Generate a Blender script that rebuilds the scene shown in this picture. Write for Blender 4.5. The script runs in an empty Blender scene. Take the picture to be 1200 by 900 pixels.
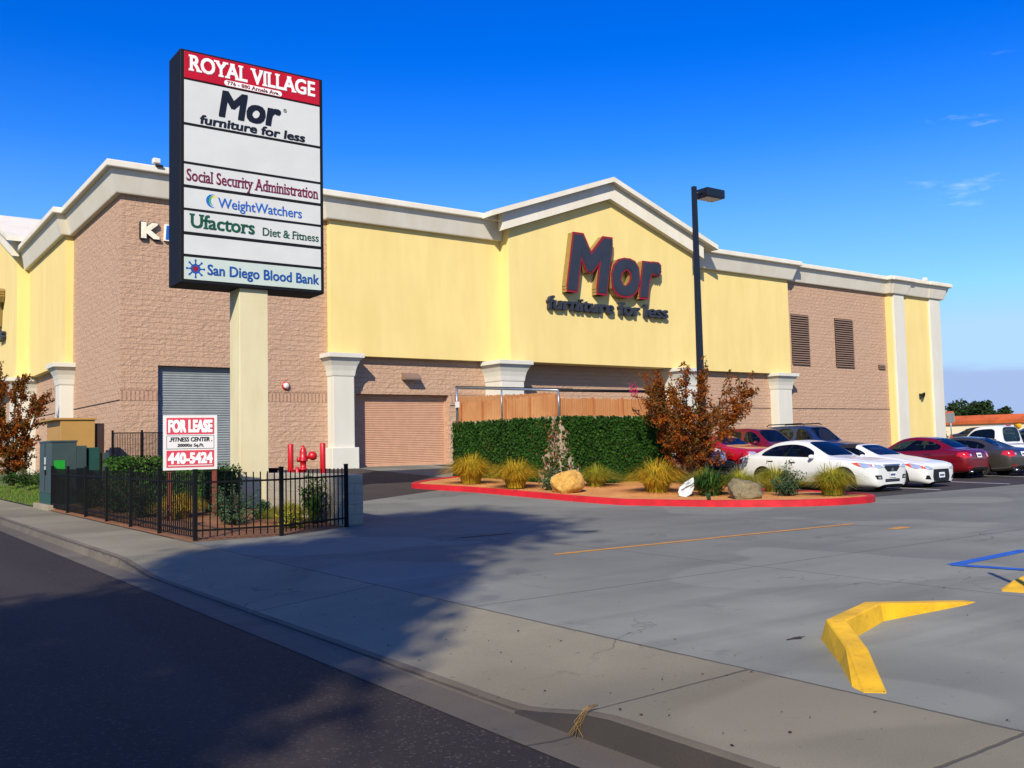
import bpy, bmesh, math, random
from mathutils import Vector, Matrix, Quaternion
from mathutils.bvhtree import BVHTree
R = math.radians
S = bpy.context.scene
COL = S.collection

# ------------------------------------------------------------------ camera, sky, sun, exposure
cam = bpy.data.objects.new('camera', bpy.data.cameras.new('camera'))
COL.objects.link(cam); S.camera = cam
cam.data.sensor_width = 36.0
cam.data.lens = 1106.58 / 1200 * 36
cam.data.clip_start = 0.1; cam.data.clip_end = 6000
YAW, PITCH, ROLL = .627475, .0648448, -.0219127
fw = Vector((math.sin(YAW)*math.cos(PITCH), math.cos(YAW)*math.cos(PITCH), math.sin(PITCH)))
rt = Vector((math.cos(YAW), -math.sin(YAW), 0)); up = rt.cross(fw)
r2 = rt*math.cos(ROLL) + up*math.sin(ROLL); u2 = -rt*math.sin(ROLL) + up*math.cos(ROLL)
m = Matrix((r2, u2, -fw)).transposed().to_4x4(); m.translation = (0, 0, 1.5)
cam.matrix_world = m

SUN_EL = R(34); AZ = Vector((.72, .69, 0)).normalized()
sdir = Vector((AZ.x*math.cos(SUN_EL), AZ.y*math.cos(SUN_EL), -math.sin(SUN_EL)))
sun = bpy.data.objects.new('sun', bpy.data.lights.new('sun', 'SUN')); COL.objects.link(sun)
sun.data.energy = 4.9; sun.data.angle = R(0.7); sun.data.color = (1.0, .905, .76)
sun.rotation_euler = sdir.to_track_quat('-Z', 'Y').to_euler()

W = bpy.data.worlds.new('World'); S.world = W; W.use_nodes = True
wn = W.node_tree; wn.nodes.clear()
def wnode(t, **k):
    n = wn.nodes.new(t)
    for a, v in k.items(): setattr(n, a, v)
    return n
sky = wnode('ShaderNodeTexSky', sky_type='NISHITA', sun_disc=False, sun_elevation=SUN_EL,
            sun_rotation=math.atan2(-AZ.x, -AZ.y) % (2*math.pi), air_density=1.0, dust_density=.3, ozone_density=2.0)
hsv = wnode('ShaderNodeHueSaturation'); hsv.inputs['Saturation'].default_value = 1.6; hsv.inputs['Value'].default_value = 1.3
hsv.inputs['Hue'].default_value = .530
wn.links.new(sky.outputs[0], hsv.inputs['Color'])
geo = wnode('ShaderNodeTexCoord'); sep = wnode('ShaderNodeSeparateXYZ'); wn.links.new(geo.outputs['Generated'], sep.inputs[0])
# thin cloud bank lying on the horizon and a few wisps above it
mp = wnode('ShaderNodeMapping'); mp.inputs['Scale'].default_value = (7, 7, 34); wn.links.new(geo.outputs['Generated'], mp.inputs[0])
nz = wnode('ShaderNodeTexNoise'); nz.inputs['Scale'].default_value = 1.0; nz.inputs['Detail'].default_value = 5; wn.links.new(mp.outputs[0], nz.inputs['Vector'])
ad = wnode('ShaderNodeMath', operation='MULTIPLY_ADD'); ad.inputs[1].default_value = .03; wn.links.new(nz.outputs[0], ad.inputs[0]); wn.links.new(sep.outputs['Z'], ad.inputs[2])
rm = wnode('ShaderNodeMapRange', interpolation_type='SMOOTHSTEP'); rm.inputs[1].default_value = .070; rm.inputs[2].default_value = .084; rm.inputs[3].default_value = .82; rm.inputs[4].default_value = 0
wn.links.new(ad.outputs[0], rm.inputs[0])
mx = wnode('ShaderNodeMix', data_type='RGBA'); mx.inputs[7].default_value = (2.5, 3.2, 5.3, 1)
cap = wnode('ShaderNodeMix', data_type='RGBA', blend_type='DARKEN'); cap.inputs[0].default_value = 1.0; cap.inputs[7].default_value = (3.0, 4.7, 6.6, 1)
hz = wnode('ShaderNodeMapRange', interpolation_type='SMOOTHSTEP'); hz.inputs[1].default_value = .10; hz.inputs[2].default_value = .40; hz.inputs[3].default_value = .46; hz.inputs[4].default_value = 0; wn.links.new(sep.outputs['Z'], hz.inputs[0])
hm = wnode('ShaderNodeMix', data_type='RGBA'); hm.inputs[7].default_value = (1.7, 4.3, 6.6, 1); wn.links.new(hz.outputs[0], hm.inputs[0]); wn.links.new(hsv.outputs[0], hm.inputs[6])
wn.links.new(hm.outputs[2], cap.inputs[6]); wn.links.new(rm.outputs[0], mx.inputs[0]); wn.links.new(cap.outputs[2], mx.inputs[6])
mp2 = wnode('ShaderNodeMapping'); mp2.inputs['Scale'].default_value = (9, 9, 42); mp2.inputs['Location'].default_value = (5.3, 2.2, 1.4); wn.links.new(geo.outputs['Generated'], mp2.inputs[0])
nz2 = wnode('ShaderNodeTexNoise'); nz2.inputs['Scale'].default_value = 1.0; nz2.inputs['Detail'].default_value = 6; nz2.inputs['Roughness'].default_value = .62; wn.links.new(mp2.outputs[0], nz2.inputs['Vector'])
rw = wnode('ShaderNodeMapRange', interpolation_type='SMOOTHSTEP'); rw.inputs[1].default_value = .60; rw.inputs[2].default_value = .80; rw.inputs[4].default_value = .3
wn.links.new(nz2.outputs[0], rw.inputs[0])
mx2 = wnode('ShaderNodeMix', data_type='RGBA'); mx2.inputs[7].default_value = (8, 9, 10, 1)
dp = wnode('ShaderNodeVectorMath', operation='DOT_PRODUCT'); dp.inputs[1].default_value = Vector((.845, .46, .272)).normalized(); wn.links.new(geo.outputs['Generated'], dp.inputs[0])
dm = wnode('ShaderNodeMapRange', interpolation_type='SMOOTHSTEP'); dm.inputs[1].default_value = .994; dm.inputs[2].default_value = .999; wn.links.new(dp.outputs['Value'], dm.inputs[0])
ml = wnode('ShaderNodeMath', operation='MULTIPLY'); wn.links.new(rw.outputs[0], ml.inputs[0]); wn.links.new(dm.outputs[0], ml.inputs[1])
wn.links.new(ml.outputs[0], mx2.inputs[0]); wn.links.new(mx.outputs[2], mx2.inputs[6])
bg = wnode('ShaderNodeBackground'); bg.inputs['Strength'].default_value = .12
wn.links.new(mx2.outputs[2], bg.inputs['Color'])
wo = wnode('ShaderNodeOutputWorld'); wn.links.new(bg.outputs[0], wo.inputs['Surface'])

vs = S.view_settings
vs.view_transform = 'Standard'; vs.look = 'None'; vs.gamma = 1.0; vs.use_curve_mapping = False
vs.exposure = 0.38
S.cycles.max_bounces = 6; S.cycles.transparent_max_bounces = 6

# ------------------------------------------------------------------ helpers
def lin(c):
    c = c.lstrip('#'); o = []
    for i in (0, 2, 4):
        v = int(c[i:i+2], 16)/255
        o.append(v/12.92 if v <= .04045 else ((v+.055)/1.055)**2.4)
    return (*o, 1)

class NT:
    def __init__(s, name):
        s.m = bpy.data.materials.new(name); s.m.use_nodes = True; s.t = s.m.node_tree
        s.b = s.t.nodes['Principled BSDF']; s.o = s.t.nodes['Material Output']
    def n(s, t, **k):
        n = s.t.nodes.new(t)
        for a, v in k.items():
            if isinstance(a, str) and a.startswith('i_'): n.inputs[int(a[2:])].default_value = v
            else: setattr(n, a, v)
        return n
    def l(s, a, b): s.t.links.new(a, b)
    def pos(s): return s.n('ShaderNodeNewGeometry').outputs['Position']
    def noise(s, vec, scale, detail=4, rough=.55):
        n = s.n('ShaderNodeTexNoise'); n.inputs['Scale'].default_value = scale
        n.inputs['Detail'].default_value = detail; n.inputs['Roughness'].default_value = rough
        s.l(vec, n.inputs['Vector']); return n.outputs[0]
    def scale(s, vec, sc, rot=(0, 0, 0)):
        n = s.n('ShaderNodeMapping'); n.inputs['Scale'].default_value = sc; n.inputs['Rotation'].default_value = rot; s.l(vec, n.inputs[0]); return n.outputs[0]
    def rng(s, f, a, b, c=0, d=1):
        n = s.n('ShaderNodeMapRange'); s.l(f, n.inputs[0])
        for i, v in enumerate((a, b, c, d)): n.inputs[i+1].default_value = v
        return n.outputs[0]
    def mix(s, f, a, b, mode='MIX'):
        n = s.n('ShaderNodeMix', data_type='RGBA', blend_type=mode)
        for v, i in ((f, 0), (a, 6), (b, 7)):
            if hasattr(v, 'is_linked'): s.l(v, n.inputs[i])
            else: n.inputs[i].default_value = v
        return n.outputs[2]
    def math(s, op, a, b=None, c=None):
        n = s.n('ShaderNodeMath', operation=op)
        for i, v in enumerate((a, b, c)):
            if v is None: continue
            if hasattr(v, 'is_linked'): s.l(v, n.inputs[i])
            else: n.inputs[i].default_value = v
        return n.outputs[0]
    def bump(s, h, strength, dist, normal=None):
        n = s.n('ShaderNodeBump'); n.inputs['Strength'].default_value = strength; n.inputs['Distance'].default_value = dist
        s.l(h, n.inputs['Height'])
        if normal is not None: s.l(normal, n.inputs['Normal'])
        return n.outputs[0]
    def done(s, col=None, rough=None, nrm=None, **k):
        if col is not None:
            if hasattr(col, 'is_linked'): s.l(col, s.b.inputs['Base Color'])
            else: s.b.inputs['Base Color'].default_value = col
        if rough is not None: s.b.inputs['Roughness'].default_value = rough
        if nrm is not None: s.l(nrm, s.b.inputs['Normal'])
        for a, v in k.items(): s.b.inputs[a.replace('_', ' ')].default_value = v
        return s.m

def plain(name, c, rough=.5, var=.12, sc=6, bump=0, **k):
    """painted or moulded surface: slight blotches, faint dirt"""
    t = NT(name); p = t.pos(); col = lin(c)
    dk = tuple(v*(1-var) for v in col[:3]) + (1,); lt = tuple(min(1, v*(1+var*.6)) for v in col[:3]) + (1,)
    f = t.rng(t.noise(p, sc, 5, .6), .35, .65)
    nr = t.bump(t.noise(p, sc*14, 3), .35, bump) if bump else None
    return t.done(t.mix(f, dk, lt), rough, nr, **k)

def worn(name, c, under, chip=.66, sc=9, bump=.3):
    """kerb paint: chipped to the concrete along wear patches, scuffed and dirty near the ground"""
    t = NT(name); p = t.pos(); col = lin(c)
    f = t.rng(t.noise(p, 2.6, 5, .6), .35, .68); c0 = t.mix(f, tuple(v*.72 for v in col[:3])+(1,), tuple(min(1, v*1.1) for v in col[:3])+(1,))
    sc_ = t.rng(t.noise(t.scale(p, (1, 1, 3)), 5, 6, .7), .56, .7); c0 = t.mix(t.math('MULTIPLY', sc_, .45), c0, tuple(v*.35 for v in col[:3])+(1,))
    ch = t.rng(t.noise(p, sc, 7, .72), chip, chip+.03); c0 = t.mix(ch, c0, lin(under))
    fl = t.rng(t.noise(p, 38, 3, .6), .66, .7); c0 = t.mix(t.math('MULTIPLY', fl, .6), c0, tuple(v*.3 for v in col[:3])+(1,))
    return t.done(c0, .7, t.bump(t.math('MULTIPLY_ADD', ch, -1.0, t.noise(p, 45, 4)), .5, .006))

def stucco(name, c, streak=.10, sc=1.0):
    t = NT(name); p = t.pos(); col = lin(c)
    dk = tuple(v*(1-streak*f) for v, f in zip(col[:3], (1, 1.25, 1.9))) + (1,)
    f1 = t.rng(t.noise(t.scale(p, (1.3*sc, 1.3*sc, .22*sc)), 1.0, 5, .6), .42, .72)
    f2 = t.rng(t.noise(p, .5*sc, 3), .4, .7)
    c1 = t.mix(f1, col, dk); c2 = t.mix(t.math('MULTIPLY', f2, .5), c1, dk)
    return t.done(c2, .85, t.bump(t.noise(p, 55, 4), .35, .012))

def blockwork(name, c, mort, bw=.406, bh=.203, rough_amp=1.0, mw=.012, tint=.16):
    """split-face masonry units: courses, mortar joints, broken faces"""
    t = NT(name); p = t.pos(); s = t.n('ShaderNodeSeparateXYZ'); t.l(p, s.inputs[0])
    u = t.math('ADD', s.outputs[0], s.outputs[1]); cb = t.n('ShaderNodeCombineXYZ'); t.l(u, cb.inputs[0]); t.l(s.outputs[2], cb.inputs[1])
    b = t.n('ShaderNodeTexBrick'); t.l(cb.outputs[0], b.inputs['Vector'])
    col = lin(c); b.inputs['Color1'].default_value = col
    b.inputs['Color2'].default_value = tuple(v*(1-tint) for v in col[:3]) + (1,)
    b.inputs['Mortar'].default_value = lin(mort); b.inputs['Scale'].default_value = 1
    b.inputs['Mortar Size'].default_value = mw; b.inputs['Mortar Smooth'].default_value = .3
    b.inputs['Brick Width'].default_value = bw; b.inputs['Row Height'].default_value = bh
    n1 = t.noise(t.scale(p, (1, 1, 1.7)), 5.5, 6, .62); n2 = t.noise(p, .35, 3)
    h = t.math('MULTIPLY_ADD', b.outputs['Fac'], -.20, t.math('MULTIPLY_ADD', t.noise(t.scale(p, (1, 1, 1.5)), 1.9, 5, .6), .9, n1))
    c1 = t.mix(t.rng(n1, .3, .72), tuple(v*.86 for v in col[:3])+(1,), b.outputs[0], 'MIX')
    c2 = t.mix(t.math('MULTIPLY', t.rng(n2, .42, .75), .35), c1, tuple(v*.82 for v in col[:3])+(1,))
    return t.done(c2, .92, t.bump(h, .8*rough_amp, .06))

def leafmat(name, cols, trans=.35, rough=.8):
    t = NT(name); g = t.n('ShaderNodeNewGeometry'); r = t.n('ShaderNodeValToRGB'); t.l(g.outputs['Random Per Island'], r.inputs[0])
    e = r.color_ramp.elements
    while len(e) < len(cols): e.new(.5)
    for i, c in enumerate(cols): e[i].position = i/(len(cols)-1); e[i].color = lin(c)
    t.l(r.outputs[0], t.b.inputs['Base Color']); t.b.inputs['Roughness'].default_value = rough; t.b.inputs['Specular IOR Level'].default_value = .2
    tr = t.n('ShaderNodeBsdfTranslucent'); t.l(r.outputs[0], tr.inputs[0]); ms = t.n('ShaderNodeMixShader'); ms.inputs[0].default_value = trans
    t.l(t.b.outputs[0], ms.inputs[1]); t.l(tr.outputs[0], ms.inputs[2]); t.l(ms.outputs[0], t.o.inputs[0])
    return t.m

ROOT = {}
def inv(o):
    while o is not None and o.name not in ROOT: o = o.parent
    return ROOT[o.name] if o else Matrix()

class MB:
    """collects geometry in world metres; build() links it as one mesh object (in its thing's own space)"""
    def __init__(s): s.b = bmesh.new()
    def face(s, pts, mi=0):
        try: f = s.b.faces.new([s.b.verts.new(p) for p in pts]); f.material_index = mi; return f
        except ValueError: return None
    def box(s, x0, x1, y0, y1, z0, z1, bev=0, mi=0):
        v = [s.b.verts.new(p) for p in ((x0,y0,z0),(x1,y0,z0),(x1,y1,z0),(x0,y1,z0),(x0,y0,z1),(x1,y0,z1),(x1,y1,z1),(x0,y1,z1))]
        fs = [s.b.faces.new([v[i] for i in q]) for q in ((3,2,1,0),(4,5,6,7),(0,1,5,4),(1,2,6,5),(2,3,7,6),(3,0,4,7))]
        for f in fs: f.material_index = mi
        if bev:
            es = list({e for f in fs for e in f.edges}); bmesh.ops.bevel(s.b, geom=es, offset=bev, segments=2, affect='EDGES', profile=.5)
        return s
    def xbox(s, c, ax, ay, sx, sy, z0, z1, bev=0):
        """box turned in plan: centre c, unit axes ax, ay"""
        n0 = len(s.b.verts); b = MB(); b.box(-sx/2, sx/2, -sy/2, sy/2, z0, z1, bev)
        for v in b.b.verts: v.co = Vector((c[0]+ax[0]*v.co.x+ay[0]*v.co.y, c[1]+ax[1]*v.co.x+ay[1]*v.co.y, v.co.z))
        s.add(b); return s
    def add(s, o, mi=None):
        mp = {v: s.b.verts.new(v.co) for v in o.b.verts}
        for f in o.b.faces:
            try: g = s.b.faces.new([mp[v] for v in f.verts]); g.material_index = f.material_index if mi is None else mi; g.smooth = f.smooth
            except ValueError: pass
        o.b.free(); return s
    def prism(s, pts, d):
        """closed polygon pts extruded by vector d"""
        d = Vector(d); a = [s.b.verts.new(p) for p in pts]; c = [s.b.verts.new(Vector(p)+d) for p in pts]; n = len(a)
        s.b.faces.new(a); s.b.faces.new(c[::-1])
        for i in range(n): s.b.faces.new((a[i], c[i], c[(i+1) % n], a[(i+1) % n]))
        return s
    def tube(s, pts, rad, seg=8, cap=True):
        pts = [Vector(p) for p in pts]; n = len(pts)
        rad = rad if isinstance(rad, (list, tuple)) else [rad]*n
        rings = []; ref = None
        for i, p in enumerate(pts):
            t = (pts[min(i+1, n-1)] - pts[max(i-1, 0)]).normalized()
            if ref is None or abs(ref.dot(t)) > .95: ref = Vector((1, 0, 0)) if abs(t.x) < .8 else Vector((0, 1, 0))
            a = t.cross(ref).normalized(); b = t.cross(a)
            ref = -b if False else ref
            rings.append([s.b.verts.new(p + (a*math.cos(k*2*math.pi/seg) + b*math.sin(k*2*math.pi/seg))*rad[i]) for k in range(seg)])
        for i in range(n-1):
            for k in range(seg):
                f = s.b.faces.new((rings[i][k], rings[i][(k+1) % seg], rings[i+1][(k+1) % seg], rings[i+1][k])); f.smooth = True
        if cap: s.b.faces.new(rings[0][::-1]); s.b.faces.new(rings[-1])
        return s
    def lathe(s, prof, c, axis=(0, 0, 1), seg=20, smooth=True):
        """prof: (radius, offset along axis)"""
        ax = Vector(axis).normalized(); ref = Vector((1, 0, 0)) if abs(ax.x) < .8 else Vector((0, 1, 0))
        a = ax.cross(ref).normalized(); b = ax.cross(a); c = Vector(c); rings = []
        for r, h in prof:
            r = max(r, 1e-4)
            rings.append([s.b.verts.new(c + ax*h + (a*math.cos(k*2*math.pi/seg)+b*math.sin(k*2*math.pi/seg))*r) for k in range(seg)])
        for i in range(len(prof)-1):
            for k in range(seg):
                f = s.b.faces.new((rings[i][k], rings[i][(k+1) % seg], rings[i+1][(k+1) % seg], rings[i+1][k])); f.smooth = smooth
        return s
    def sweep(s, path, prof, zf=None, cap=True):
        """profile (out, z) swept along plan path; out points to the right of travel; zf(x, y) adds ground height"""
        P = [Vector((p[0], p[1])) for p in path]; n = len(P); rows = []
        for i in range(n):
            d0 = (P[i]-P[i-1]).normalized() if i else None; d1 = (P[i+1]-P[i]).normalized() if i < n-1 else None
            d0 = d0 or d1; d1 = d1 or d0
            n0 = Vector((d0.y, -d0.x)); n1 = Vector((d1.y, -d1.x)); mm = (n0+n1)
            mm = mm/ max(.2, mm.dot(n0)) if mm.length > 1e-6 else n0
            row = []
            for o, z in prof:
                q = P[i]+mm*o; row.append(s.b.verts.new((q.x, q.y, z + (zf(P[i].x, P[i].y) if zf else 0))))
            rows.append(row)
        for i in range(n-1):
            for k in range(len(prof)-1):
                s.b.faces.new((rows[i][k], rows[i+1][k], rows[i+1][k+1], rows[i][k+1]))
        if cap: s.b.faces.new(rows[0]); s.b.faces.new(rows[-1][::-1])
        return s
    def build(s, name, mat, parent=None, smooth=False, fixn=True):
        mi = inv(parent) if parent else None
        if mi is not None: bmesh.ops.transform(s.b, matrix=mi, verts=s.b.verts)
        if fixn: bmesh.ops.recalc_face_normals(s.b, faces=s.b.faces)
        me = bpy.data.meshes.new(name); s.b.to_mesh(me); s.b.free()
        for q in (mat if isinstance(mat, (list, tuple)) else [mat]): me.materials.append(q)
        if smooth:
            for p in me.polygons: p.use_smooth = True
        o = bpy.data.objects.new(name, me); COL.objects.link(o)
        if parent: o.parent = parent
        return o

def tag(o, label, cat, group=None, kind=None):
    if label: o['label'] = label
    if cat: o['category'] = cat
    if group: o['group'] = group
    if kind: o['kind'] = kind
    return o
def thing(name, label, cat, loc=(0, 0, 0), rz=0, group=None):
    o = bpy.data.objects.new(name, None); COL.objects.link(o); o.empty_display_size = .3
    o.location = loc; o.rotation_euler = (0, 0, rz); tag(o, label, cat, group)
    ROOT[o.name] = (Matrix.Translation(loc) @ Matrix.Rotation(rz, 4, 'Z')).inverted()
    return o
def structure(o): o['kind'] = 'structure'; return o
def copy_tree(o, parent=None):
    c = o.copy(); COL.objects.link(c)
    if parent: c.parent = parent
    for ch in list(o.children): copy_tree(ch, c)
    return c

_H = {}
def text2d(txt, bold=0.0, shear=0.0, serif=False, spacing=1.0):
    """flat lettering as a bmesh in the XY plane, built-in font; optional slab serifs on the stems"""
    cu = bpy.data.curves.new('t', 'FONT'); cu.body = txt; cu.fill_mode = 'FRONT'; cu.resolution_u = 3
    cu.offset = bold; cu.space_character = spacing
    ob = bpy.data.objects.new('t', cu); COL.objects.link(ob)
    dg = bpy.context.evaluated_depsgraph_get(); dg.update()
    me = bpy.data.meshes.new_from_object(ob.evaluated_get(dg))
    bpy.data.objects.remove(ob); bpy.data.curves.remove(cu)
    b = bmesh.new(); b.from_mesh(me); bpy.data.meshes.remove(me)
    bmesh.ops.remove_doubles(b, verts=b.verts, dist=1e-5)
    if serif:
        top = max(v.co.y for v in b.verts); hs = []
        for e in b.edges:
            if len(e.link_faces) != 1: continue
            p, q = e.verts[0].co, e.verts[1].co; ln = abs(p.x-q.x)
            if abs(p.y-q.y) < 1e-3 and .05 < ln < .22:
                cy = e.link_faces[0].calc_center_median().y
                hs.append((min(p.x, q.x), max(p.x, q.x), p.y, 1 if cy > p.y else -1))
        for x0, x1, y, sg in hs:
            e = .062; t = .045
            vs_ = [b.verts.new(c) for c in ((x0-e, y, .0009), (x1+e, y, .0009), (x1+e, y+sg*t, .0009), (x0-e, y+sg*t, .0009))]
            b.faces.new(vs_)
    if shear:
        for v in b.verts: v.co.x += v.co.y*shear
    return b
def cap_h():
    if 'h' not in _H:
        b = text2d('H'); _H['h'] = max(v.co.y for v in b.verts); b.free()
    return _H['h']
def letters(txt, u0, u1, v0, h, place, depth=.006, bold=.012, shear=0, serif=False, mb=None, spacing=1.0, w0=0.0):
    """lettering fitted to u0..u1 wide, capitals h high on baseline v0; place(u, v, w) -> world"""
    b0 = text2d(txt, 0, shear, serif, spacing); r = bold; stp = .002 if h > 1.5 else .0006
    k = h/cap_h(); xs = [v.co.x for v in b0.verts]; a, c = min(xs)-r, max(xs)+r; kx = (u1-u0)/(c-a)
    offs = [(0, 0)] if r == 0 else [(r*a_, .8*r*b_) for a_ in (-1, 0, 1) for b_ in (-1, 0, 1) if a_ or b_]+[(0, 0)]
    o = mb or MB()
    for i, (dx, dy) in enumerate(offs):
        b = b0.copy()
        for v in b.verts: v.co = Vector((u0+(v.co.x+dx-a)*kx, v0+(v.co.y+dy)*k, w0+v.co.z))
        g_ = bmesh.ops.extrude_face_region(b, geom=list(b.faces))
        for v in g_['geom']:
            if isinstance(v, bmesh.types.BMVert): v.co.z += depth+stp*i
        for v in b.verts: v.co = Vector(place(*v.co))
        for f in b.faces: f.smooth = False
        t = MB(); t.b.free(); t.b = b; o.add(t)
    b0.free(); return o
def south(y): return lambda u, v, w: (u, y-w, v)          # a face looking towards -Y
def west(x, y0): return lambda u, v, w: (x-w, y0-u, v)    # a face looking towards -X
# ------------------------------------------------------------------ materials of the setting
def concrete(name, c, joints_x=(), joints_y=(), tyre=0.0, warm=None, spot=.5, jw=.011, crack=False):
    t = NT(name); p = t.pos(); s = t.n('ShaderNodeSeparateXYZ'); t.l(p, s.inputs[0]); col = lin(c)
    big = t.rng(t.noise(p, .33, 4, .6), .36, .66); mid = t.rng(t.noise(p, 2.3, 6, .65), .3, .7); fine = t.noise(p, 95, 3, .7)
    c0 = t.mix(big, tuple(v*.78 for v in col[:3])+(1,), tuple(min(1, v*1.15) for v in col[:3])+(1,))
    if warm: c0 = t.mix(t.rng(t.noise(p, .21, 3), .45, .62), c0, lin(warm))
    c0 = t.mix(t.math('MULTIPLY', mid, .30), c0, tuple(v*.72 for v in col[:3])+(1,))
    sp = t.rng(t.noise(p, 13, 2, .5), .70, .74); c0 = t.mix(t.math('MULTIPLY', sp, spot), c0, tuple(v*.35 for v in col[:3])+(1,))
    gr = t.rng(fine, .3, .7, .82, 1.12); c0 = t.mix(1.0, c0, gr, 'MULTIPLY')
    if tyre:
        q = t.scale(p, (.16, 1.5, 1), (0, 0, .12)); k = t.rng(t.noise(q, 1.0, 5, .6), .50, .72)
        c0 = t.mix(t.math('MULTIPLY', k, tyre), c0, tuple(v*.38 for v in col[:3])+(1,))
        q = t.scale(p, (1.1, .12, 1), (0, 0, .5)); k = t.rng(t.noise(q, 1.0, 4, .6), .56, .74)
        c0 = t.mix(t.math('MULTIPLY', k, tyre*.7), c0, tuple(v*.45 for v in col[:3])+(1,))
    if crack == 2:
        wy_ = t.math('MULTIPLY', t.rng(t.math('ADD', s.outputs[1], t.math('MULTIPLY', t.noise(p, .45, 4), 3.0)), 6.4, 12.5), .50)
        c0 = t.mix(wy_, c0, tuple(v*.42 for v in col[:3])+(1,))
    if crack:
        vc = t.n('ShaderNodeTexVoronoi', feature='DISTANCE_TO_EDGE'); vc.inputs['Scale'].default_value = .26; vm = t.n('ShaderNodeVectorMath', operation='ADD'); t.l(p, vm.inputs[0]); nq = t.n('ShaderNodeTexNoise'); nq.inputs['Scale'].default_value = 1.3; nq.inputs['Detail'].default_value = 7; t.l(p, nq.inputs['Vector']); t.l(nq.outputs['Color'], vm.inputs[1]); t.l(vm.outputs[0], vc.inputs['Vector'])
        ck = t.math('MULTIPLY', t.rng(vc.outputs['Distance'], .0008, .0035, 1, 0), t.rng(t.noise(p, .35, 2), .46, .55)); c0 = t.mix(t.math('MULTIPLY', ck, .75), c0, tuple(v*.2 for v in col[:3])+(1,))
        pt = t.rng(t.noise(t.scale(p, (.5, .5, 1)), .45, 2, .4), .56, .575); c0 = t.mix(t.math('MULTIPLY', pt, .22), c0, tuple(min(1, v*1.35) for v in col[:3])+(1,))
        st_ = t.rng(t.noise(p, 1.1, 4, .75), .63, .7); c0 = t.mix(t.math('MULTIPLY', st_, .45), c0, tuple(v*.4 for v in col[:3])+(1,))
    wob = t.math('MULTIPLY', t.math('SUBTRACT', t.noise(p, 4, 4, .7), .5), .035)
    j = None
    for ax, vals in ((0, joints_x), (1, joints_y)):
        for v in vals:
            dd = t.math('ABSOLUTE', t.math('SUBTRACT', t.math('ADD', s.outputs[ax], wob), v))
            q = t.rng(dd, jw*.6, jw*1.5, 1, 0); j = q if j is None else t.math('MAXIMUM', j, q)
    h = t.math('MULTIPLY_ADD', mid, .4, fine)
    if j is not None:
        c0 = t.mix(t.math('MULTIPLY', j, .8), c0, tuple(v*.22 for v in col[:3])+(1,)); h = t.math('MULTIPLY_ADD', j, -3.0, h)
    return t.done(c0, .88, t.bump(h, .45, .006))

def asphalt(name, c, c2):
    t = NT(name); p = t.pos()
    v = t.n('ShaderNodeTexVoronoi'); v.inputs['Scale'].default_value = 70; t.l(p, v.inputs['Vector'])
    st = t.rng(v.outputs['Distance'], .05, .5); big = t.rng(t.noise(p, .4, 5, .6), .35, .7); mid = t.rng(t.noise(p, 3.5, 5, .65), .4, .75)
    c0 = t.mix(big, lin(c), lin(c2)); c0 = t.mix(t.math('MULTIPLY', mid, .4), c0, tuple(x*.6 for x in lin(c)[:3])+(1,))
    c1 = t.n('ShaderNodeSeparateColor'); t.l(v.outputs['Color'], c1.inputs[0])
    agg = t.rng(c1.outputs[0], .90, .97); c0 = t.mix(t.math('MULTIPLY', agg, .28), c0, lin('#756a62'))
    sx = t.n('ShaderNodeSeparateXYZ'); t.l(p, sx.inputs[0]); wp = t.rng(t.math('SINE', t.math('MULTIPLY_ADD', sx.outputs[0], 3.6, t.math('MULTIPLY', t.noise(p, .3, 3), 1.6))), -.2, 1)
    c0 = t.mix(t.math('MULTIPLY', wp, .25), c0, lin('#40362f'))
    vc = t.n('ShaderNodeTexVoronoi', feature='DISTANCE_TO_EDGE'); vc.inputs['Scale'].default_value = .45; vm = t.n('ShaderNodeVectorMath', operation='ADD'); t.l(p, vm.inputs[0]); nq = t.n('ShaderNodeTexNoise'); nq.inputs['Scale'].default_value = 1.7; nq.inputs['Detail'].default_value = 6; t.l(p, nq.inputs['Vector']); t.l(nq.outputs['Color'], vm.inputs[1]); t.l(vm.outputs[0], vc.inputs['Vector'])
    ck = t.math('MULTIPLY', t.rng(vc.outputs['Distance'], .002, .008, 1, 0), t.rng(t.noise(p, .5, 2), .5, .6)); c0 = t.mix(t.math('MULTIPLY', ck, .7), c0, (.004, .0035, .003, 1))
    return t.done(c0, .85, t.bump(t.math('ADD', st, t.noise(p, 160, 2)), .5, .008))

def soil(name, c, c2):
    t = NT(name); p = t.pos()
    f = t.rng(t.noise(p, 1.6, 6, .65), .35, .7); g = t.noise(p, 60, 4, .7)
    c0 = t.mix(f, lin(c), lin(c2)); c0 = t.mix(1.0, c0, t.rng(g, .3, .7, .72, 1.2), 'MULTIPLY')
    return t.done(c0, .95, t.bump(t.math('MULTIPLY_ADD', f, 1.2, g), .8, .03))

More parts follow.
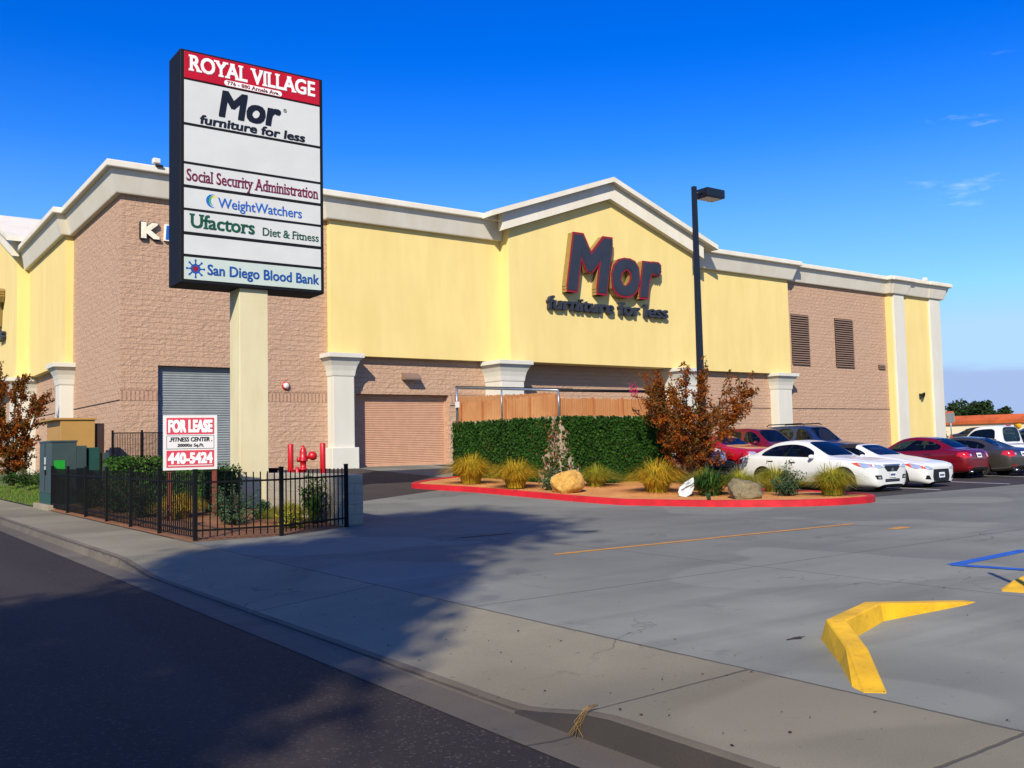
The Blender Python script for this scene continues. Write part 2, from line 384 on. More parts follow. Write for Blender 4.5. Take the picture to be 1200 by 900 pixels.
M = {}
M['road'] = asphalt('asphalt_road', '#1a1007', '#26190f')
M['lotasph'] = asphalt('asphalt_drive', '#29221d', '#373029')
M['walk'] = concrete('sidewalk_concrete', '#878068', (4.93,), (14.6, 9.4, 4.22, 2.44, 20, 26, 32, 38), 0, '#6f6752', .6, .012, True)
M['lot'] = concrete('lot_concrete', '#858678', (9.0, 14.4, 20.2), (7.5, 12.2, 0.4), .5, '#707166', .45, .010, 2)
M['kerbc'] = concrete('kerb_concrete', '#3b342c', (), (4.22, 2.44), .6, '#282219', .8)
M['gutter'] = concrete('gutter_concrete', '#645c4d', (3.49,), (4.22, 9.4, 14.6, 2.44), .5, '#524a3c', .8)
M['soil'] = soil('orange_granite', '#c48040', '#dc9c56')
M['bed'] = soil('brown_bed', '#7a5230', '#935f36')
M['dirt'] = soil('dirt', '#6d604c', '#7d6e58')
M['lawn'] = soil('lawn_base', '#37491b', '#57662a')
M['red_kerb'] = worn('red_paint', '#c0101f', '#8d7a70', .67, 6)
M['yel_kerb'] = worn('yellow_paint', '#e6b208', '#8f8a7c', .70, 11)
M['stucco_y'] = stucco('yellow_stucco', '#dfc983', .08)
M['stucco_w'] = stucco('white_stucco', '#d8d3c4', .10)
M['stucco_col'] = stucco('column_stucco', '#cbcabf', .08)
M['stucco_pole'] = stucco('cream_stucco', '#cfc6a0', .12, 2)
M['block'] = blockwork('split_face_block', '#bd9b80', '#a4846a', rough_amp=1.2, tint=.05, mw=.009)
M['blockband'] = blockwork('scored_band', '#b9947a', '#4f3c2c', .152, .42, .5, .03, .08)
M['blocklow'] = blockwork('garden_block', '#a39a86', '#82796a', .406, .203, .6)
M['ivyblock'] = blockwork('pale_block', '#ab9880', '#7d6e5a', .406, .203, .7)
M['door_t'] = plain('tan_door', '#bd9478', .6, .08, 3)
M['door_g'] = plain('grey_door', '#858c8c', .45, .10, 3)
M['louver'] = plain('louver_brown', '#7d6657', .7, .1)
M['black'] = plain('black_metal', '#060708', .75, .2, 8, Specular_IOR_Level=.2)
M['dark'] = plain('dark_recess', '#100e0d', .9)
M['roof'] = plain('grey_roofing', '#8a857b', .9)
M['navy'] = plain('dark_navy_metal', '#070910', .7, .15, 3, Specular_IOR_Level=.3)
M['lampblk'] = plain('dark_pole_paint', '#15181f', .4, .15, 3)
M['lens'] = plain('frosted_lens', '#b9b9b4', .3, .05)
M['zinc'] = plain('galvanised_pipe', '#87919c', .4, .15, 9, Metallic=.6)
M['white'] = plain('white_board', '#d2d1cb', .4, .04, 2)
M['panel'] = plain('sign_panel_white', '#c9cac4', .32, .04, 1.2)
M['panelg'] = plain('sign_panel_green', '#bac6ba', .32, .04, 1.2)
M['panelr'] = plain('sign_panel_red', '#b30c16', .32, .06, 1.5)
M['tred'] = plain('letter_red', '#86101a', .45)
M['tlred'] = plain('lease_red', '#c43d4c', .5, .1, 5)
M['tdark'] = plain('letter_charcoal', '#2c2f38', .45, .12, 2)
M['tblack'] = plain('letter_black', '#0b0c10', .45)
M['tmaroon'] = plain('letter_maroon', '#6e1436', .45)
M['tblue'] = plain('letter_blue', '#144a93', .45)
M['tblue2'] = plain('letter_royal_blue', '#1b5db0', .45)
M['tgreen'] = plain('letter_green', '#0f4d30', .45)
M['tgrn2'] = plain('swoosh_green', '#3fa35a', .45)
M['tyel'] = plain('swoosh_yellow', '#e2c33c', .45)
M['tcream'] = plain('letter_cream', '#e8dfc6', .45)
M['tgold'] = plain('letter_gold', '#8a7340', .5)
M['twhite'] = plain('letter_white', '#ecebe6', .45)
M['red'] = plain('red_enamel', '#b4141c', .35, .12, 8)
M['paint_o'] = plain('worn_orange_paint', '#c4862c', .7, .25, 8)
M['paint_b'] = plain('worn_blue_paint', '#1d57ad', .7, .3, 6)

# ------------------------------------------------------------------ ground
def g(y): return max(0.0, min(.73, (y-17)*.0392))
def sheet(name, xs, ys, zf, mat, kind='structure'):
    b = MB(); v = [[b.b.verts.new((x, y, zf(x, y))) for x in xs] for y in ys]
    for j in range(len(ys)-1):
        for i in range(len(xs)-1): b.b.faces.new((v[j][i], v[j][i+1], v[j+1][i+1], v[j+1][i]))
    o = b.build(name, mat, fixn=False); o['kind'] = kind
    for p in o.data.polygons: p.use_smooth = True
    return o
def fr(a, b, n): return [a+(b-a)*i/n for i in range(n+1)]

sheet('ground', fr(-1500, 3000, 6), fr(-1500, 3000, 6), lambda x, y: -.40, M['dirt'])
sheet('road', [-7.5, -3, 3.11], fr(-60, 400, 46), lambda x, y: -.13, M['road'])
def zk(y):                                            # sidewalk height at the kerb: lowered across the driveway
    def ss(t): t = max(0, min(1, t)); return t*t*(3-2*t)
    return -.122*ss((y-3.95)/1.0)*(1-ss((y-12.6)/2.4))
wy = fr(-60, 2, 20)[:-1] + fr(2, 18, 80) + fr(18, 60, 20)[1:] + fr(60, 400, 10)[1:]
sheet('sidewalk', fr(3.56, 4.94, 8), wy, lambda x, y: zk(y)*(4.94-x)/1.38*(1.0 if x < 4.94 else 0), M['walk'])
kb = MB()
rows = []
for y in wy:
    z = zk(y); rows.append([kb.b.verts.new(c) for c in ((3.56, y, z), (3.50, y, z-.012), (3.475, y, z-.035), (3.455, y, -.125), (3.44, y, -.139))])
for a, c in zip(rows, rows[1:]):
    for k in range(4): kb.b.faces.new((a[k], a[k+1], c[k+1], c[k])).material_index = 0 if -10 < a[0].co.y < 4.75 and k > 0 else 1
o = kb.build('kerb', [M['kerbc'], M['gutter']], smooth=True, fixn=False); o['kind'] = 'structure'
sheet('gutter', [3.10, 3.3, 3.44], wy, lambda x, y: -.126 if x < 3.2 else -.1385, M['gutter'])
# the far side of the street
sheet('far_sidewalk', [-9.6, -7.62], fr(-60, 200, 26), lambda x, y: 0, M['walk'])
b = MB(); b.box(-7.62, -7.5, -60, 200, -.3, -.005, .01); structure(b.build('far_kerb', M['kerbc']))
sheet('verge', [-40, -9.6], fr(-60, 200, 4), lambda x, y: -.01, M['lawn'])

ly = [-60, -20, -4] + fr(0, 17, 17) + fr(17.5, 35.6, 36) + [60, 120, 260]
sheet('parking_lot', [4.94, 6.5, 8.6, 12, 16, 20, 30, 45, 80, 200], [y for y in ly if y <= 17], lambda x, y: g(y), M['lot'])
sheet('parking_lot', [8.6, 12, 16, 20, 30, 45, 80, 200], [y for y in ly if y >= 17], lambda x, y: g(y), M['lot'])
# dark asphalt in front of the loading door
b = MB(); pts = [(9.0, 20.6), (10.9, 21.6), (13.2, 22.9), (15.6, 24.3), (17.6, 25.2), (17.6, 35.6), (9.0, 35.6)]
n = 24
for i in range(n):
    x0, x1 = 8.72+(17.4-8.72)*i/n, 8.72+(17.4-8.72)*(i+1)/n
    f0, f1 = 20.5+(x0-9)*.56, 20.5+(x1-9)*.56
    yy0 = [f0+(35.6-f0)*k/20 for k in range(21)]; yy1 = [f1+(35.6-f1)*k/20 for k in range(21)]
    for k in range(20):
        b.face([(x0, yy0[k], g(yy0[k])+.005), (x1, yy1[k], g(yy1[k])+.005), (x1, yy1[k+1], g(yy1[k+1])+.005), (x0, yy0[k+1], g(yy0[k+1])+.005)])
structure(b.build('driveway', M['lotasph'], fixn=False))
# darker, newer asphalt where the cars stand
b = MB()
for k in range(14):
    y0, y1 = 14.1+k*1.5, 15.6+k*1.5
    b.face([(21.2, y0, g(y0)+.005), (90, y0, g(y0)+.005), (90, y1, g(y1)+.005), (21.2, y1, g(y1)+.005)])
structure(b.build('parking_bay', M['lotasph'], fixn=False))
# planting bed behind the iron fence, lawn beside the store
o = sheet('planting_bed', fr(4.95, 8.16, 8), fr(0, 1, 24), lambda x, y: 0, M['bed'])
for v in o.data.vertices:
    x, t_ = v.co.x, v.co.y; y0 = 16.1-.14*min(1, (x-4.95)/1.5)+max(0, x-6.5)*.50; y = y0+(29.4-y0)*t_
    v.co = (x, y, .006+(.025+g(y)*.8*min(1, max(0, (x-4.95)/2.5))+.02*math.sin(x*5+y*3))*min(1, t_*12, (x-4.95)*6+.05))
sheet('lawn', fr(4.95, 8.45, 10), fr(29.4, 70, 40), lambda x, y: .02+.55*min(1, max(0, (x-4.95)/2.6))**1.2, M['lawn'])

# painted lines
def stripe(pts, w, z, mat):
    b = MB(); n = len(pts)
    for i in range(n-1):
        a = Vector(pts[i]); c = Vector(pts[i+1]); d = (c-a).normalized(); nn = Vector((-d.y, d.x))*w/2
        e = d*w*.5 if n > 2 else d*0
        z0 = z + .0015*(i % 2)
        b.face([(*(a-e+nn), z0+g(a.y)), (*(a-e-nn), z0+g(a.y)), (*(c+e-nn), z0+g(c.y)), (*(c+e+nn), z0+g(c.y))])
    return structure(b.build('painted_line', mat, fixn=False))
stripe([(8.12, 10.22), (11.3, 10.12), (14.5, 9.98)], .11, .004, M['paint_o'])
stripe([(14.1, 8.99), (14.55, 8.99)], .2, .004, M['paint_o'])
stripe([(12.6, 6.12), (10.62, 6.0)], .16, .004, M['paint_b'])
stripe([(10.62, 6.0), (10.75, 5.23)], .16, .0075, M['paint_b'])
stripe([(10.75, 5.23), (13.4, 5.4)], .16, .004, M['paint_b'])
for x in (25.05, 28.9, 33.2, 35.4): stripe([(x, 14.4), (x, 19.5)], .1, .011, M['twhite'])
# oil spots and tyre scuffs
for i, (x, y, a, c) in enumerate(((9.0, 13.2, .55, .07), (10.6, 12.4, .22, .05), (5.95, 4.62, .10, .03), (9.0, 4.25, .16, .03))):
    b = MB(); rr = random.Random(i)
    b.face([(x+a*math.cos(k*.39)*(.55+.7*rr.random()), y+c*math.sin(k*.39)*(.5+.9*rr.random()), .005) for k in range(16)])
    structure(b.build('oil_stain', M['lotasph'], fixn=False))

# ------------------------------------------------------------------ yellow island kerb
def kerb_v(path, hs, w, name, label):
    """kerb of width w along a path (left edge), heights hs; sloped outer face"""
    b = MB(); n = len(path); P = [Vector(p) for p in path]; rows = []
    for i in range(n):
        d0 = (P[i]-P[i-1]).normalized() if i else (P[1]-P[0]).normalized()
        d1 = (P[i+1]-P[i]).normalized() if i < n-1 else d0
        nm = Vector((d0.y, -d0.x))+Vector((d1.y, -d1.x)); nm = nm/max(.35, nm.dot(Vector((d0.y, -d0.x))))
        h = hs[i]; row = []
        for o, z in ((-.03, -.02), (.018, h-.008), (.03, h), (w-.022, h), (w-.012, h-.008), (w+.012, -.02)):
            q = P[i]+nm*o; row.append(b.b.verts.new((q.x, q.y, z)))
        rows.append(row)
    for a, c in zip(rows, rows[1:]):
        for k in range(5): b.b.faces.new((a[k], a[k+1], c[k+1], c[k]))
    b.b.faces.new(rows[0][::-1]); b.b.faces.new(rows[-1])
    o = b.build(name, M['yel_kerb']); tag(o, label, 'kerb'); return o
kerb_v([(4.96, 3.42), (5.50, 3.90), (6.08, 4.47), (7.0, 4.76), (8.4, 4.70)], [.004, .11, .15, .14, .004], .17,
       'island_kerb', 'yellow painted V shaped island kerb on the grey concrete beside the sidewalk')
kerb_v([(9.15, 4.72), (9.6, 4.83), (10.4, 4.9), (12.5, 4.9)], [.004, .05, .1, .1], .25, 'island_kerb', 'short yellow kerb tip entering the right edge beside the blue lines')

# ------------------------------------------------------------------ planter island with red kerb
def cr(P, n=6):
    o = []
    for i in range(len(P)-1):
        p0 = Vector(P[max(i-1, 0)]); p1 = Vector(P[i]); p2 = Vector(P[i+1]); p3 = Vector(P[min(i+2, len(P)-1)])
        for k in range(n):
            t = k/n; o.append(.5*((2*p1)+(p2-p0)*t+(2*p0-5*p1+4*p2-p3)*t*t+(3*p1-p0-3*p2+p3)*t*t*t))
    return o+[Vector(P[-1])]
KP = cr([(17.15, 26.7), (15.6, 25.9), (14.25, 24.85), (14.1, 24.1), (14.7, 22.2), (15.05, 19.8), (15.35, 17.7), (15.95, 15.9), (16.65, 14.35), (17.75, 13.25), (18.95, 12.88), (19.9, 13.05), (20.6, 13.9), (20.95, 15.6), (21.0, 18), (21.0, 21.4)], 7)
kb = MB(); kb.sweep([(p.x, p.y) for p in KP][::-1], [(0, -.1), (0, .135), (.03, .15), (.13, .15), (.165, .125), (.18, -.1)], lambda x, y: g(y))
tag(kb.build('planter_kerb', M['red_kerb']), 'low red painted kerb curving round the orange gravel planter', 'kerb')
b = MB(); ring = [Vector((p.x, p.y)) for p in KP]; cen = Vector((18.2, 18.2)); N_ = 10
def soilz(x, y, t): return g(y)+.12+.09*(1-t)+.03*math.sin(x*2.1)*math.sin(y*1.7)*(1-t)
rows = [[b.b.verts.new((*(cen+(p-cen)*k/N_), soilz(*(cen+(p-cen)*k/N_), k/N_))) for p in ring] for k in range(1, N_+1)]
cv = b.b.verts.new((cen.x, cen.y, soilz(cen.x, cen.y, 0)))
for i in range(len(ring)-1):
    b.b.faces.new((cv, rows[0][i+1], rows[0][i]))
    for k in range(N_-1): b.b.faces.new((rows[k][i], rows[k][i+1], rows[k+1][i+1], rows[k+1][i]))
b.b.faces.new((cv, rows[0][0], rows[0][-1]))
for k in range(N_-1): b.b.faces.new((rows[k][0], rows[k+1][0], rows[k+1][-1], rows[k][-1]))
o = b.build('planter_soil', M['soil'], smooth=True); structure(o)
# ------------------------------------------------------------------ the furniture store
YB, Y1, Y2 = 35.63, 35.30, 34.60          # block wall, stucco panels, gable
XB, X1, X2 = 8.46, 8.13, 7.60             # the same on the street side
st = thing('store_building', 'large yellow stucco and tan block store with white cornice and central gable', 'store', (XB, YB, 0))
b = MB()
D1 = (9.78, 13.45, 4.72); D2 = (17.8, 22.35, 3.79)
for x0, x1, z0, z1 in ((XB, D1[0], -.3, 11.2), (D1[0], D1[1], D1[2], 11.2), (D1[1], D2[0], -.3, 11.2), (D2[0], D2[1], D2[2], 11.2), (D2[1], 56.5, -.3, 11.2)):
    b.box(x0, x1, YB, YB+.45, z0, z1)
b.box(XB, XB+.45, YB+.45, 72, -.3, 11.2)
b.build('block_wall', M['block'], st)
# courses of scored block and the joint below them
for x0, x1 in ((XB, D1[0]), (D1[1], 16.5), (22.4, 24.3)):
    b = MB(); b.box(x0+.003, x1-.003, YB-.012, YB+.02, 3.42, 3.84); b.build('scored_band', M['blockband'], st)
b = MB(); b.box(22.4, 56.4, YB-.004, YB+.02, 3.30, 3.345); b.box(XB-.004, XB+.02, YB+.01, 43.7, 3.405, 3.45); b.box(XB-.004, XB+.02, 44.2, 53, 3.405, 3.45)
b.build('wall_joint', M['dark'], st)

def gablepoly(xc, half, zl, zb, zap):     # outline of a gable front in its own plane
    return [(xc-half, zl), (xc+half, zl), (xc+half, zb), (xc, zap), (xc-half, zb)]
b = MB(); b.box(16.54, 25.08, Y1, YB-.003, 5.34, 11.1); b.build('stucco_panel', M['stucco_y'], st)
XC, HW = 31.1, 6.03
b = MB(); b.prism([(x, Y2, z) for x, z in gablepoly(XC, HW, 5.32, 11.7, 13.75)], (0, YB-.003-Y2, 0)); b.build('gable_panel', M['stucco_y'], st)
b = MB(); b.box(37.13, 45.95, Y1, YB-.003, 5.33, 11.1); b.build('stucco_panel', M['stucco_y'], st)
b = MB(); b.box(56.42, 62.5, Y1, YB+4, -.2, 11.2); b.box(56.5, 62.5, YB+4, 72, -.2, 11.2); b.build('tower_panel', M['stucco_y'], st)
b = MB(); b.box(X1, XB-.003, 43.7, 52.9, 5.41, 11.3); b.build('stucco_panel', M['stucco_y'], st)
YC, HS = 59.6, 6.7
b = MB(); b.prism([(X2, y, z) for y, z in gablepoly(YC, HS, 5.41, 11.9, 14.2)], (XB-.003-X2, 0, 0)); b.build('gable_panel', M['stucco_y'], st)

# cornice: flared fascia under a square cap, stepping round the panels
PROF = [(0.0, 10.93), (.20, 10.93), (.22, 10.97), (.46, 11.70), (.46, 11.74), (.62, 11.74), (.64, 11.77), (.64, 11.96), (.62, 11.99), (-.3, 12.03)]
def cornice(path):
    b = MB(); b.sweep(path, PROF); return b.build('cornice', M['stucco_w'], st)
cornice([(X1, 53.2), (X1, 43.7), (XB, 43.7), (XB, YB), (16.54, YB), (16.54, Y1), (25.05, Y1)])
cornice([(37.16, Y1), (45.95, Y1), (45.95, YB), (56.42, YB), (56.42, Y1), (56.68, Y1), (56.68, Y1-.07), (57.86, Y1-.07), (57.86, Y1), (60.97, Y1), (60.97, Y1-.07), (62.21, Y1-.07), (62.21, Y1), (62.5, Y1), (62.5, 60)])
def raked(xc, half, zb, zap, t1, t2, over, plane):
    """pitched cornice of a gable: fascia and cap, both following the rake"""
    sl = (zap-zb)/half; pp = (lambda x, d, z: (x, Y2-d, z)) if plane == 'f' else (lambda x, d, z: (X2-d, x, z))
    dv = lambda d: (0, d, 0) if plane == 'f' else (d, 0, 0)
    o = []
    for nm_, out, lo, hi, ov, dep in (('cornice', .34, 0, t1, .55, .34), ('cornice_cap', .66, t1+.001, t2, over, 3.0)):
        for sgn in (-1, 1):
            e = half+ov
            z_e = zap-sl*e
            mbx = MB(); mbx.prism([pp(xc, out, zap+lo), pp(xc+sgn*e, out, z_e+lo), pp(xc+sgn*e, out, z_e+hi), pp(xc, out, zap+hi)], dv(dep if nm_ != 'cornice' else out-.002))
            o.append(mbx.build(nm_, M['stucco_w'], st))
    return o
raked(XC, HW, 11.42, 13.56, .78, 1.02, 1.35, 'f')
raked(YC, HS, 11.70, 14.05, .86, 1.10, 1.2, 's')
# flat roof behind the parapets, and the gable's back slope
b = MB(); b.box(XB+.46, 62.4, YB+.46, 71.8, 10.6, 10.8); b.build('roof', M['roof'], st)
b = MB(); b.prism([(XC-HW-.2, YB-.0, 11.2), (XC+HW+.2, YB-.0, 11.2), (XC, YB-.0, 13.5)], (0, 2.3, 0)); b.build('gable_back', M['roof'], st)
b = MB(); b.prism([(XB+.0, YC-HS-.2, 11.2), (XB+.0, YC+HS+.2, 11.2), (XB+.0, YC, 13.5)], (2.3, 0, 0)); b.build('gable_back', M['roof'], st)

def column(cx, yf, w, d, z0, ztop, name='column', facing='f'):
    """square column with a flared capital and a thicker foot; facing f = towards -Y, s = towards -X"""
    def bxm(bm_, a0, a1, dd, z0_, z1_, bev=.015):
        return bm_.box(a0, a1, yf-dd, yf, z0_, z1_, bev) if facing == 'f' else bm_.box(yf-dd, yf, a0, a1, z0_, z1_, bev)
    sh = MB(); bxm(sh, cx-w/2, cx+w/2, d, z0+.001, ztop-.90)
    c = sh.build(name, M['stucco_col'], st)
    f = MB(); bxm(f, cx-w/2-.13, cx+w/2+.13, d+.13, z0-.15, z0+.82, .02); f.build('foot', M['stucco_col'], c)
    k = MB(); prof = [(0.02, ztop-.92), (.03, ztop-.88), (.05, ztop-.70), (.10, ztop-.50), (.19, ztop-.30), (.26, ztop-.18)]
    ring = [(cx-w/2, yf), (cx-w/2, yf-d), (cx+w/2, yf-d), (cx+w/2, yf)] if facing == 'f' else [(yf, cx+w/2), (yf-d, cx+w/2), (yf-d, cx-w/2), (yf, cx-w/2)]
    k.sweep(ring, [(-.1, ztop-.92)]+prof+[(.26, ztop-.17), (-.1, ztop-.17)])
    bxm(k, cx-w/2-.33, cx+w/2+.33, d+.33, ztop-.185, ztop-.002, .012)
    k.build('capital', M['stucco_col'], c); return c
column(16.97, YB, .93, .58, .74, 5.39)
column(24.95, YB, 1.25, 1.30, .55, 5.31)
column(36.3, YB, 1.25, 1.30, .6, 5.31)
column(45.0, YB, 1.25, .58, .7, 5.33)
column(43.95, XB, .95, .55, .5, 5.40, facing='s')
column(53.0, XB, 1.1, 1.05, .5, 5.40, facing='s')
for x0, x1 in ((56.68, 57.86), (60.97, 62.21)):
    b = MB(); b.box(x0, x1, Y1-.16, Y1-.002, -.2, 10.93, .01); b.build('pilaster', M['stucco_col'], st)

# roller doors: curved slats, bottom bar, side guides
def roller(x0, x1, z0, z1, y, mat, nsl, name, lab):
    b = MB(); dz = (z1-z0)/nsl
    prof = []
    for i in range(nsl):
        for t, o in ((0, 0), (.18, .016), (.5, .026), (.82, .016), (.93, 0)): prof.append((z0+dz*(i+t), o))
    for (za, oa), (zb, ob_) in zip(prof, prof[1:]):
        b.face([(x0, y-oa, za), (x1, y-oa, za), (x1, y-ob_, zb), (x0, y-ob_, zb)])
    d = b.build(name, mat, st, fixn=False); d['label'] = lab
    k = MB(); k.box(x0, x1, y-.05, y-.003, z0-.02, z0+.09, .008); k.box(x0, x0+.07, y-.06, y-.004, z0, z1); k.box(x1-.07, x1, y-.06, y-.004, z0, z1)
    k.build('door_guide', mat, d); return d
roller(D1[0]+.002, D1[1]-.002, .45, D1[2], YB+.24, M['door_g'], 46, 'roller_door', 'grey ribbed roller door behind the pylon pole')
roller(D2[0]+.002, D2[1]-.002, .70, D2[2], YB+.34, M['door_t'], 40, 'roller_door', 'tan ribbed roller door beside the white column')
# louvred vents
for x0, x1, z0, z1, n in ((46.52, 48.18, 5.95, 9.0, 22), (50.8, 52.68, 5.93, 9.0, 22), (55.32, 56.05, 5.93, 6.24, 3)):
    b = MB(); b.box(x0, x1, YB-.02, YB-.004, z0, z1); v = b.build('louver_vent', M['dark'], st)
    s = MB(); dz = (z1-z0)/n
    for i in range(n): s.prism([(x0, YB-.022, z0+dz*i+.06), (x0, YB-.022, z0+dz*i+.10), (x0, YB-.10, z0+dz*i+.045), (x0, YB-.10, z0+dz*i+.01)], (x1-x0, 0, 0))
    s.build('slat_bank', M['louver'], v)

# ------------------------------------------------------------------ signs on the store
def more_sign(place, name, label):
    s = thing(name, label, 'sign', place(0, 7.7, 0)) if False else None
def letter_sign(root, place, L):
    """three big italic letters with red rims above a smaller dark tagline"""
    for ch, u0, u1, h in (('M', 1.0, 4.0, 2.62), ('o', 3.86, 5.75, 2.62), ('r', 5.7, 7.3, 2.62)):
        hh = h if ch == 'M' else h*.97
        if ch == 'o': args = dict(shear=.16)
        else: args = dict(shear=.2)
        rim = letters(ch, u0, u1, .98, hh, place, .33, .046, mb=None, w0=.03, **args).build('letter', M['tgold'], root)
        if ch == 'r': rim['label'] = None if False else 'letter r with a red rim'
        letters(ch, u0-.005, u1+.005, .975, hh*1.004, place, .04, .049, w0=.362, **args).build('rim', M['tred'], rim)
        letters(ch, u0+.05, u1-.05, 1.025, hh*.968, place, .02, .030, w0=.405, **args).build('face', M['tdark'], rim)
    letters('furniture for less', 0, L, 0, .60, place, .2, .022, shear=.06, w0=.04).build('tagline', M['tdark'], root)
o = thing('store_sign', 'big charcoal and red channel letters reading Mor furniture for less on the central gable', 'sign', (27.0, Y2, 7.85))
letter_sign(o, lambda u, v, w: (27.12+u, Y2-w, 7.85+v), 7.85)
o = thing('store_sign', 'end of a dark letter sign on the yellow street side wall at the left edge', 'sign', (X2, 64.1, 7.75))
letter_sign(o, lambda u, v, w: (X2-w, 64.1-u, 7.75+v), 7.9)
o = thing('wall_sign', 'cream and blue channel letters K I beside the pylon on the tan block wall', 'sign', (9.1, YB, 9.35))
pl = lambda u, v, w: (9.1+u, YB-w, 9.38+v)
k = letters('K', 0, .74, 0, .58, pl, .12, .05, w0=.01).build('letter', M['tdark'], o)
letters('K', .03, .71, .02, .54, pl, .015, .045, w0=.132).build('face', M['tcream'], k)
b = MB(); b.prism([pl(.86, -.02, .01), pl(1.14, -.02, .01), pl(1.17, .60, .01), pl(.89, .60, .01)], (0, -.12, 0)); k = b.build('letter', M['twhite'], o)
b = MB(); b.prism([pl(.91, .03, .132), pl(1.09, .03, .132), pl(1.12, .55, .132), pl(.94, .55, .132)], (0, -.015, 0)); b.build('face', M['tblue2'], k)
b = MB(); b.prism([pl(1.28, 0, .01), pl(1.8, 0, .01), pl(1.8, .58, .01), pl(1.28, .58, .01)], (0, -.12, 0)); b.build('letter', M['tblue2'], o)

# small fittings on the store
o = thing('alarm_bell', 'round red fire alarm bell with pale centre on the tan block wall', 'bell', (14.71, YB, 4.06))
b = MB(); b.lathe([(0, .0), (.15, .0), (.17, .03), (.15, .07), (.05, .10), (0, .10)], (14.71, YB-.004, 4.06), (0, -1, 0), 20); b.build('gong', M['red'], o)
b = MB(); b.lathe([(.115, .082), (.12, .095), (.09, .125), (0, .135)], (14.71, YB-.004, 4.06), (0, -1, 0), 20); b.build('cover', M['white'], o)
o = thing('wall_light', 'tan wedge shaped wall light above the loading door', 'light', (20.35, YB, 4.5))
b = MB(); b.prism([(19.97, YB-.003, 4.42), (19.97, YB-.003, 4.72), (19.97, YB-.12, 4.72), (19.97, YB-.42, 4.50), (19.97, YB-.42, 4.42)], (.75, 0, 0)); b.build('housing', M['louver'], o)
b = MB(); b.box(20.03, 20.66, YB-.39, YB-.06, 4.40, 4.417); b.build('lens', M['lens'], o)
o = thing('wall_speaker', 'small dark horn speaker on the yellow end bay of the store', 'speaker', (59.4, Y1, 4.3))
b = MB(); b.lathe([(.05, 0), (.06, .1), (.2, .3), (.22, .32), (.1, .3)], (59.4, Y1-.004, 4.33), (.2, -1, -.3), 14); b.build('horn', M['dark'], o)
b = MB(); b.tube([(59.4, Y1-.01, 4.28), (59.4, Y1-.06, 4.0)], .04); b.build('bracket', M['dark'], o)
o = thing('roof_floodlight', 'small white floodlight clipped on the cornice beside the pylon', 'light', (9.55, 35.1, 12.0))
b = MB(); b.box(9.42, 9.68, 34.95, 35.2, 12.08, 12.27, .03); b.build('head', M['white'], o)
b = MB(); b.tube([(9.55, 35.12, 12.0), (9.55, 35.1, 12.1)], .03); b.box(9.5, 9.75, 34.9, 35.0, 11.95, 12.02); b.build('bracket', M['dark'], o)
o = thing('roof_floodlight', 'white floodlight on the cornice of the far yellow end bay', 'light', (60.3, 35, 12.0))
b = MB(); b.box(60.1, 60.4, 34.85, 35.1, 12.06, 12.26, .03); b.build('head', M['white'], o)
b = MB(); b.tube([(60.25, 35.0, 11.98), (60.25, 35.0, 12.08)], .03); b.build('bracket', M['dark'], o)
# ------------------------------------------------------------------ pylon sign
py_ = thing('pylon_sign', 'tall dark framed pylon sign of white tenant panels on a square cream pole', 'sign', (8.18, 22.04, 0))
YS = 21.60
b = MB(); b.box(7.83, 8.53, 21.71, 22.38, -.05, 5.45, .012); b.build('pole', M['stucco_pole'], py_)
b = MB(); b.box(6.41, 9.95, YS, 22.48, 5.36, 10.83, .02); b.build('cabinet', M['navy'], py_)
def pz(y): return 10.81-(y-57)*.0199
X0, X1p = 6.50, 9.86
S_ = south(YS)
def panel(y0, y1, mat, lab=None):
    b = MB(); b.box(X0, X1p, YS-.014, YS-.002, pz(y1), pz(y0), .003); p = b.build('sign_panel', mat, py_)
    if lab: p['label'] = lab
    return p
def put(p, txt, u0, u1, v0, h, mat, bold=.012, shear=0, serif=False, sp=1.0):
    return letters(txt, u0, u1, v0, h, S_, .006, bold, shear, serif, spacing=sp, w0=.0145).build('lettering', mat, p)
p = panel(58.5, 90.2, M['panelr'], 'red panel reading ROYAL VILLAGE')
put(p, 'ROYAL VILLAGE', 6.60, 9.74, 10.345, .355, M['twhite'], .026, serif=True)
pill = MB(); n = 10; cz, hh = 10.225, .065
pts = [(7.50-hh*math.sin(k*math.pi/n), YS-.0145, cz+hh*math.cos(k*math.pi/n)) for k in range(n+1)] + [(8.80+hh*math.sin(k*math.pi/n), YS-.0145, cz-hh*math.cos(k*math.pi/n)) for k in range(n+1)]
pill.prism(pts, (0, -.004, 0)); q = pill.build('address_plate', M['twhite'], p)
letters('776 - 880 Arnele Ave.', 7.50, 8.80, 10.185, .085, S_, .004, .01, serif=True, w0=.019).build('lettering', M['tred'], p)
p = panel(92.6, 143.2, M['panel'], 'white panel reading Mor furniture for less')
put(p, 'Mor', 7.30, 8.84, 9.40, .60, M['tblack'], .036, .16)
put(p, '\u00ae', 8.90, 8.99, 9.78, .09, M['tdark'], .0)
put(p, 'furniture for less', 6.86, 9.46, 9.13, .20, M['tblack'], .03, .1)
panel(146.4, 189.2, M['panel'], 'blank white panel below the furniture panel')
p = panel(192.2, 216.4, M['panel'], 'white panel reading Social Security Administration')
put(p, 'Social Security Administration', 6.55, 9.80, 7.74, .27, M['tmaroon'], .012, serif=True)
p = panel(220, 243.6, M['panel'], 'white panel reading WeightWatchers')
put(p, 'WeightWatchers', 7.28, 9.36, 7.20, .23, M['tblue2'], .006, sp=.97)
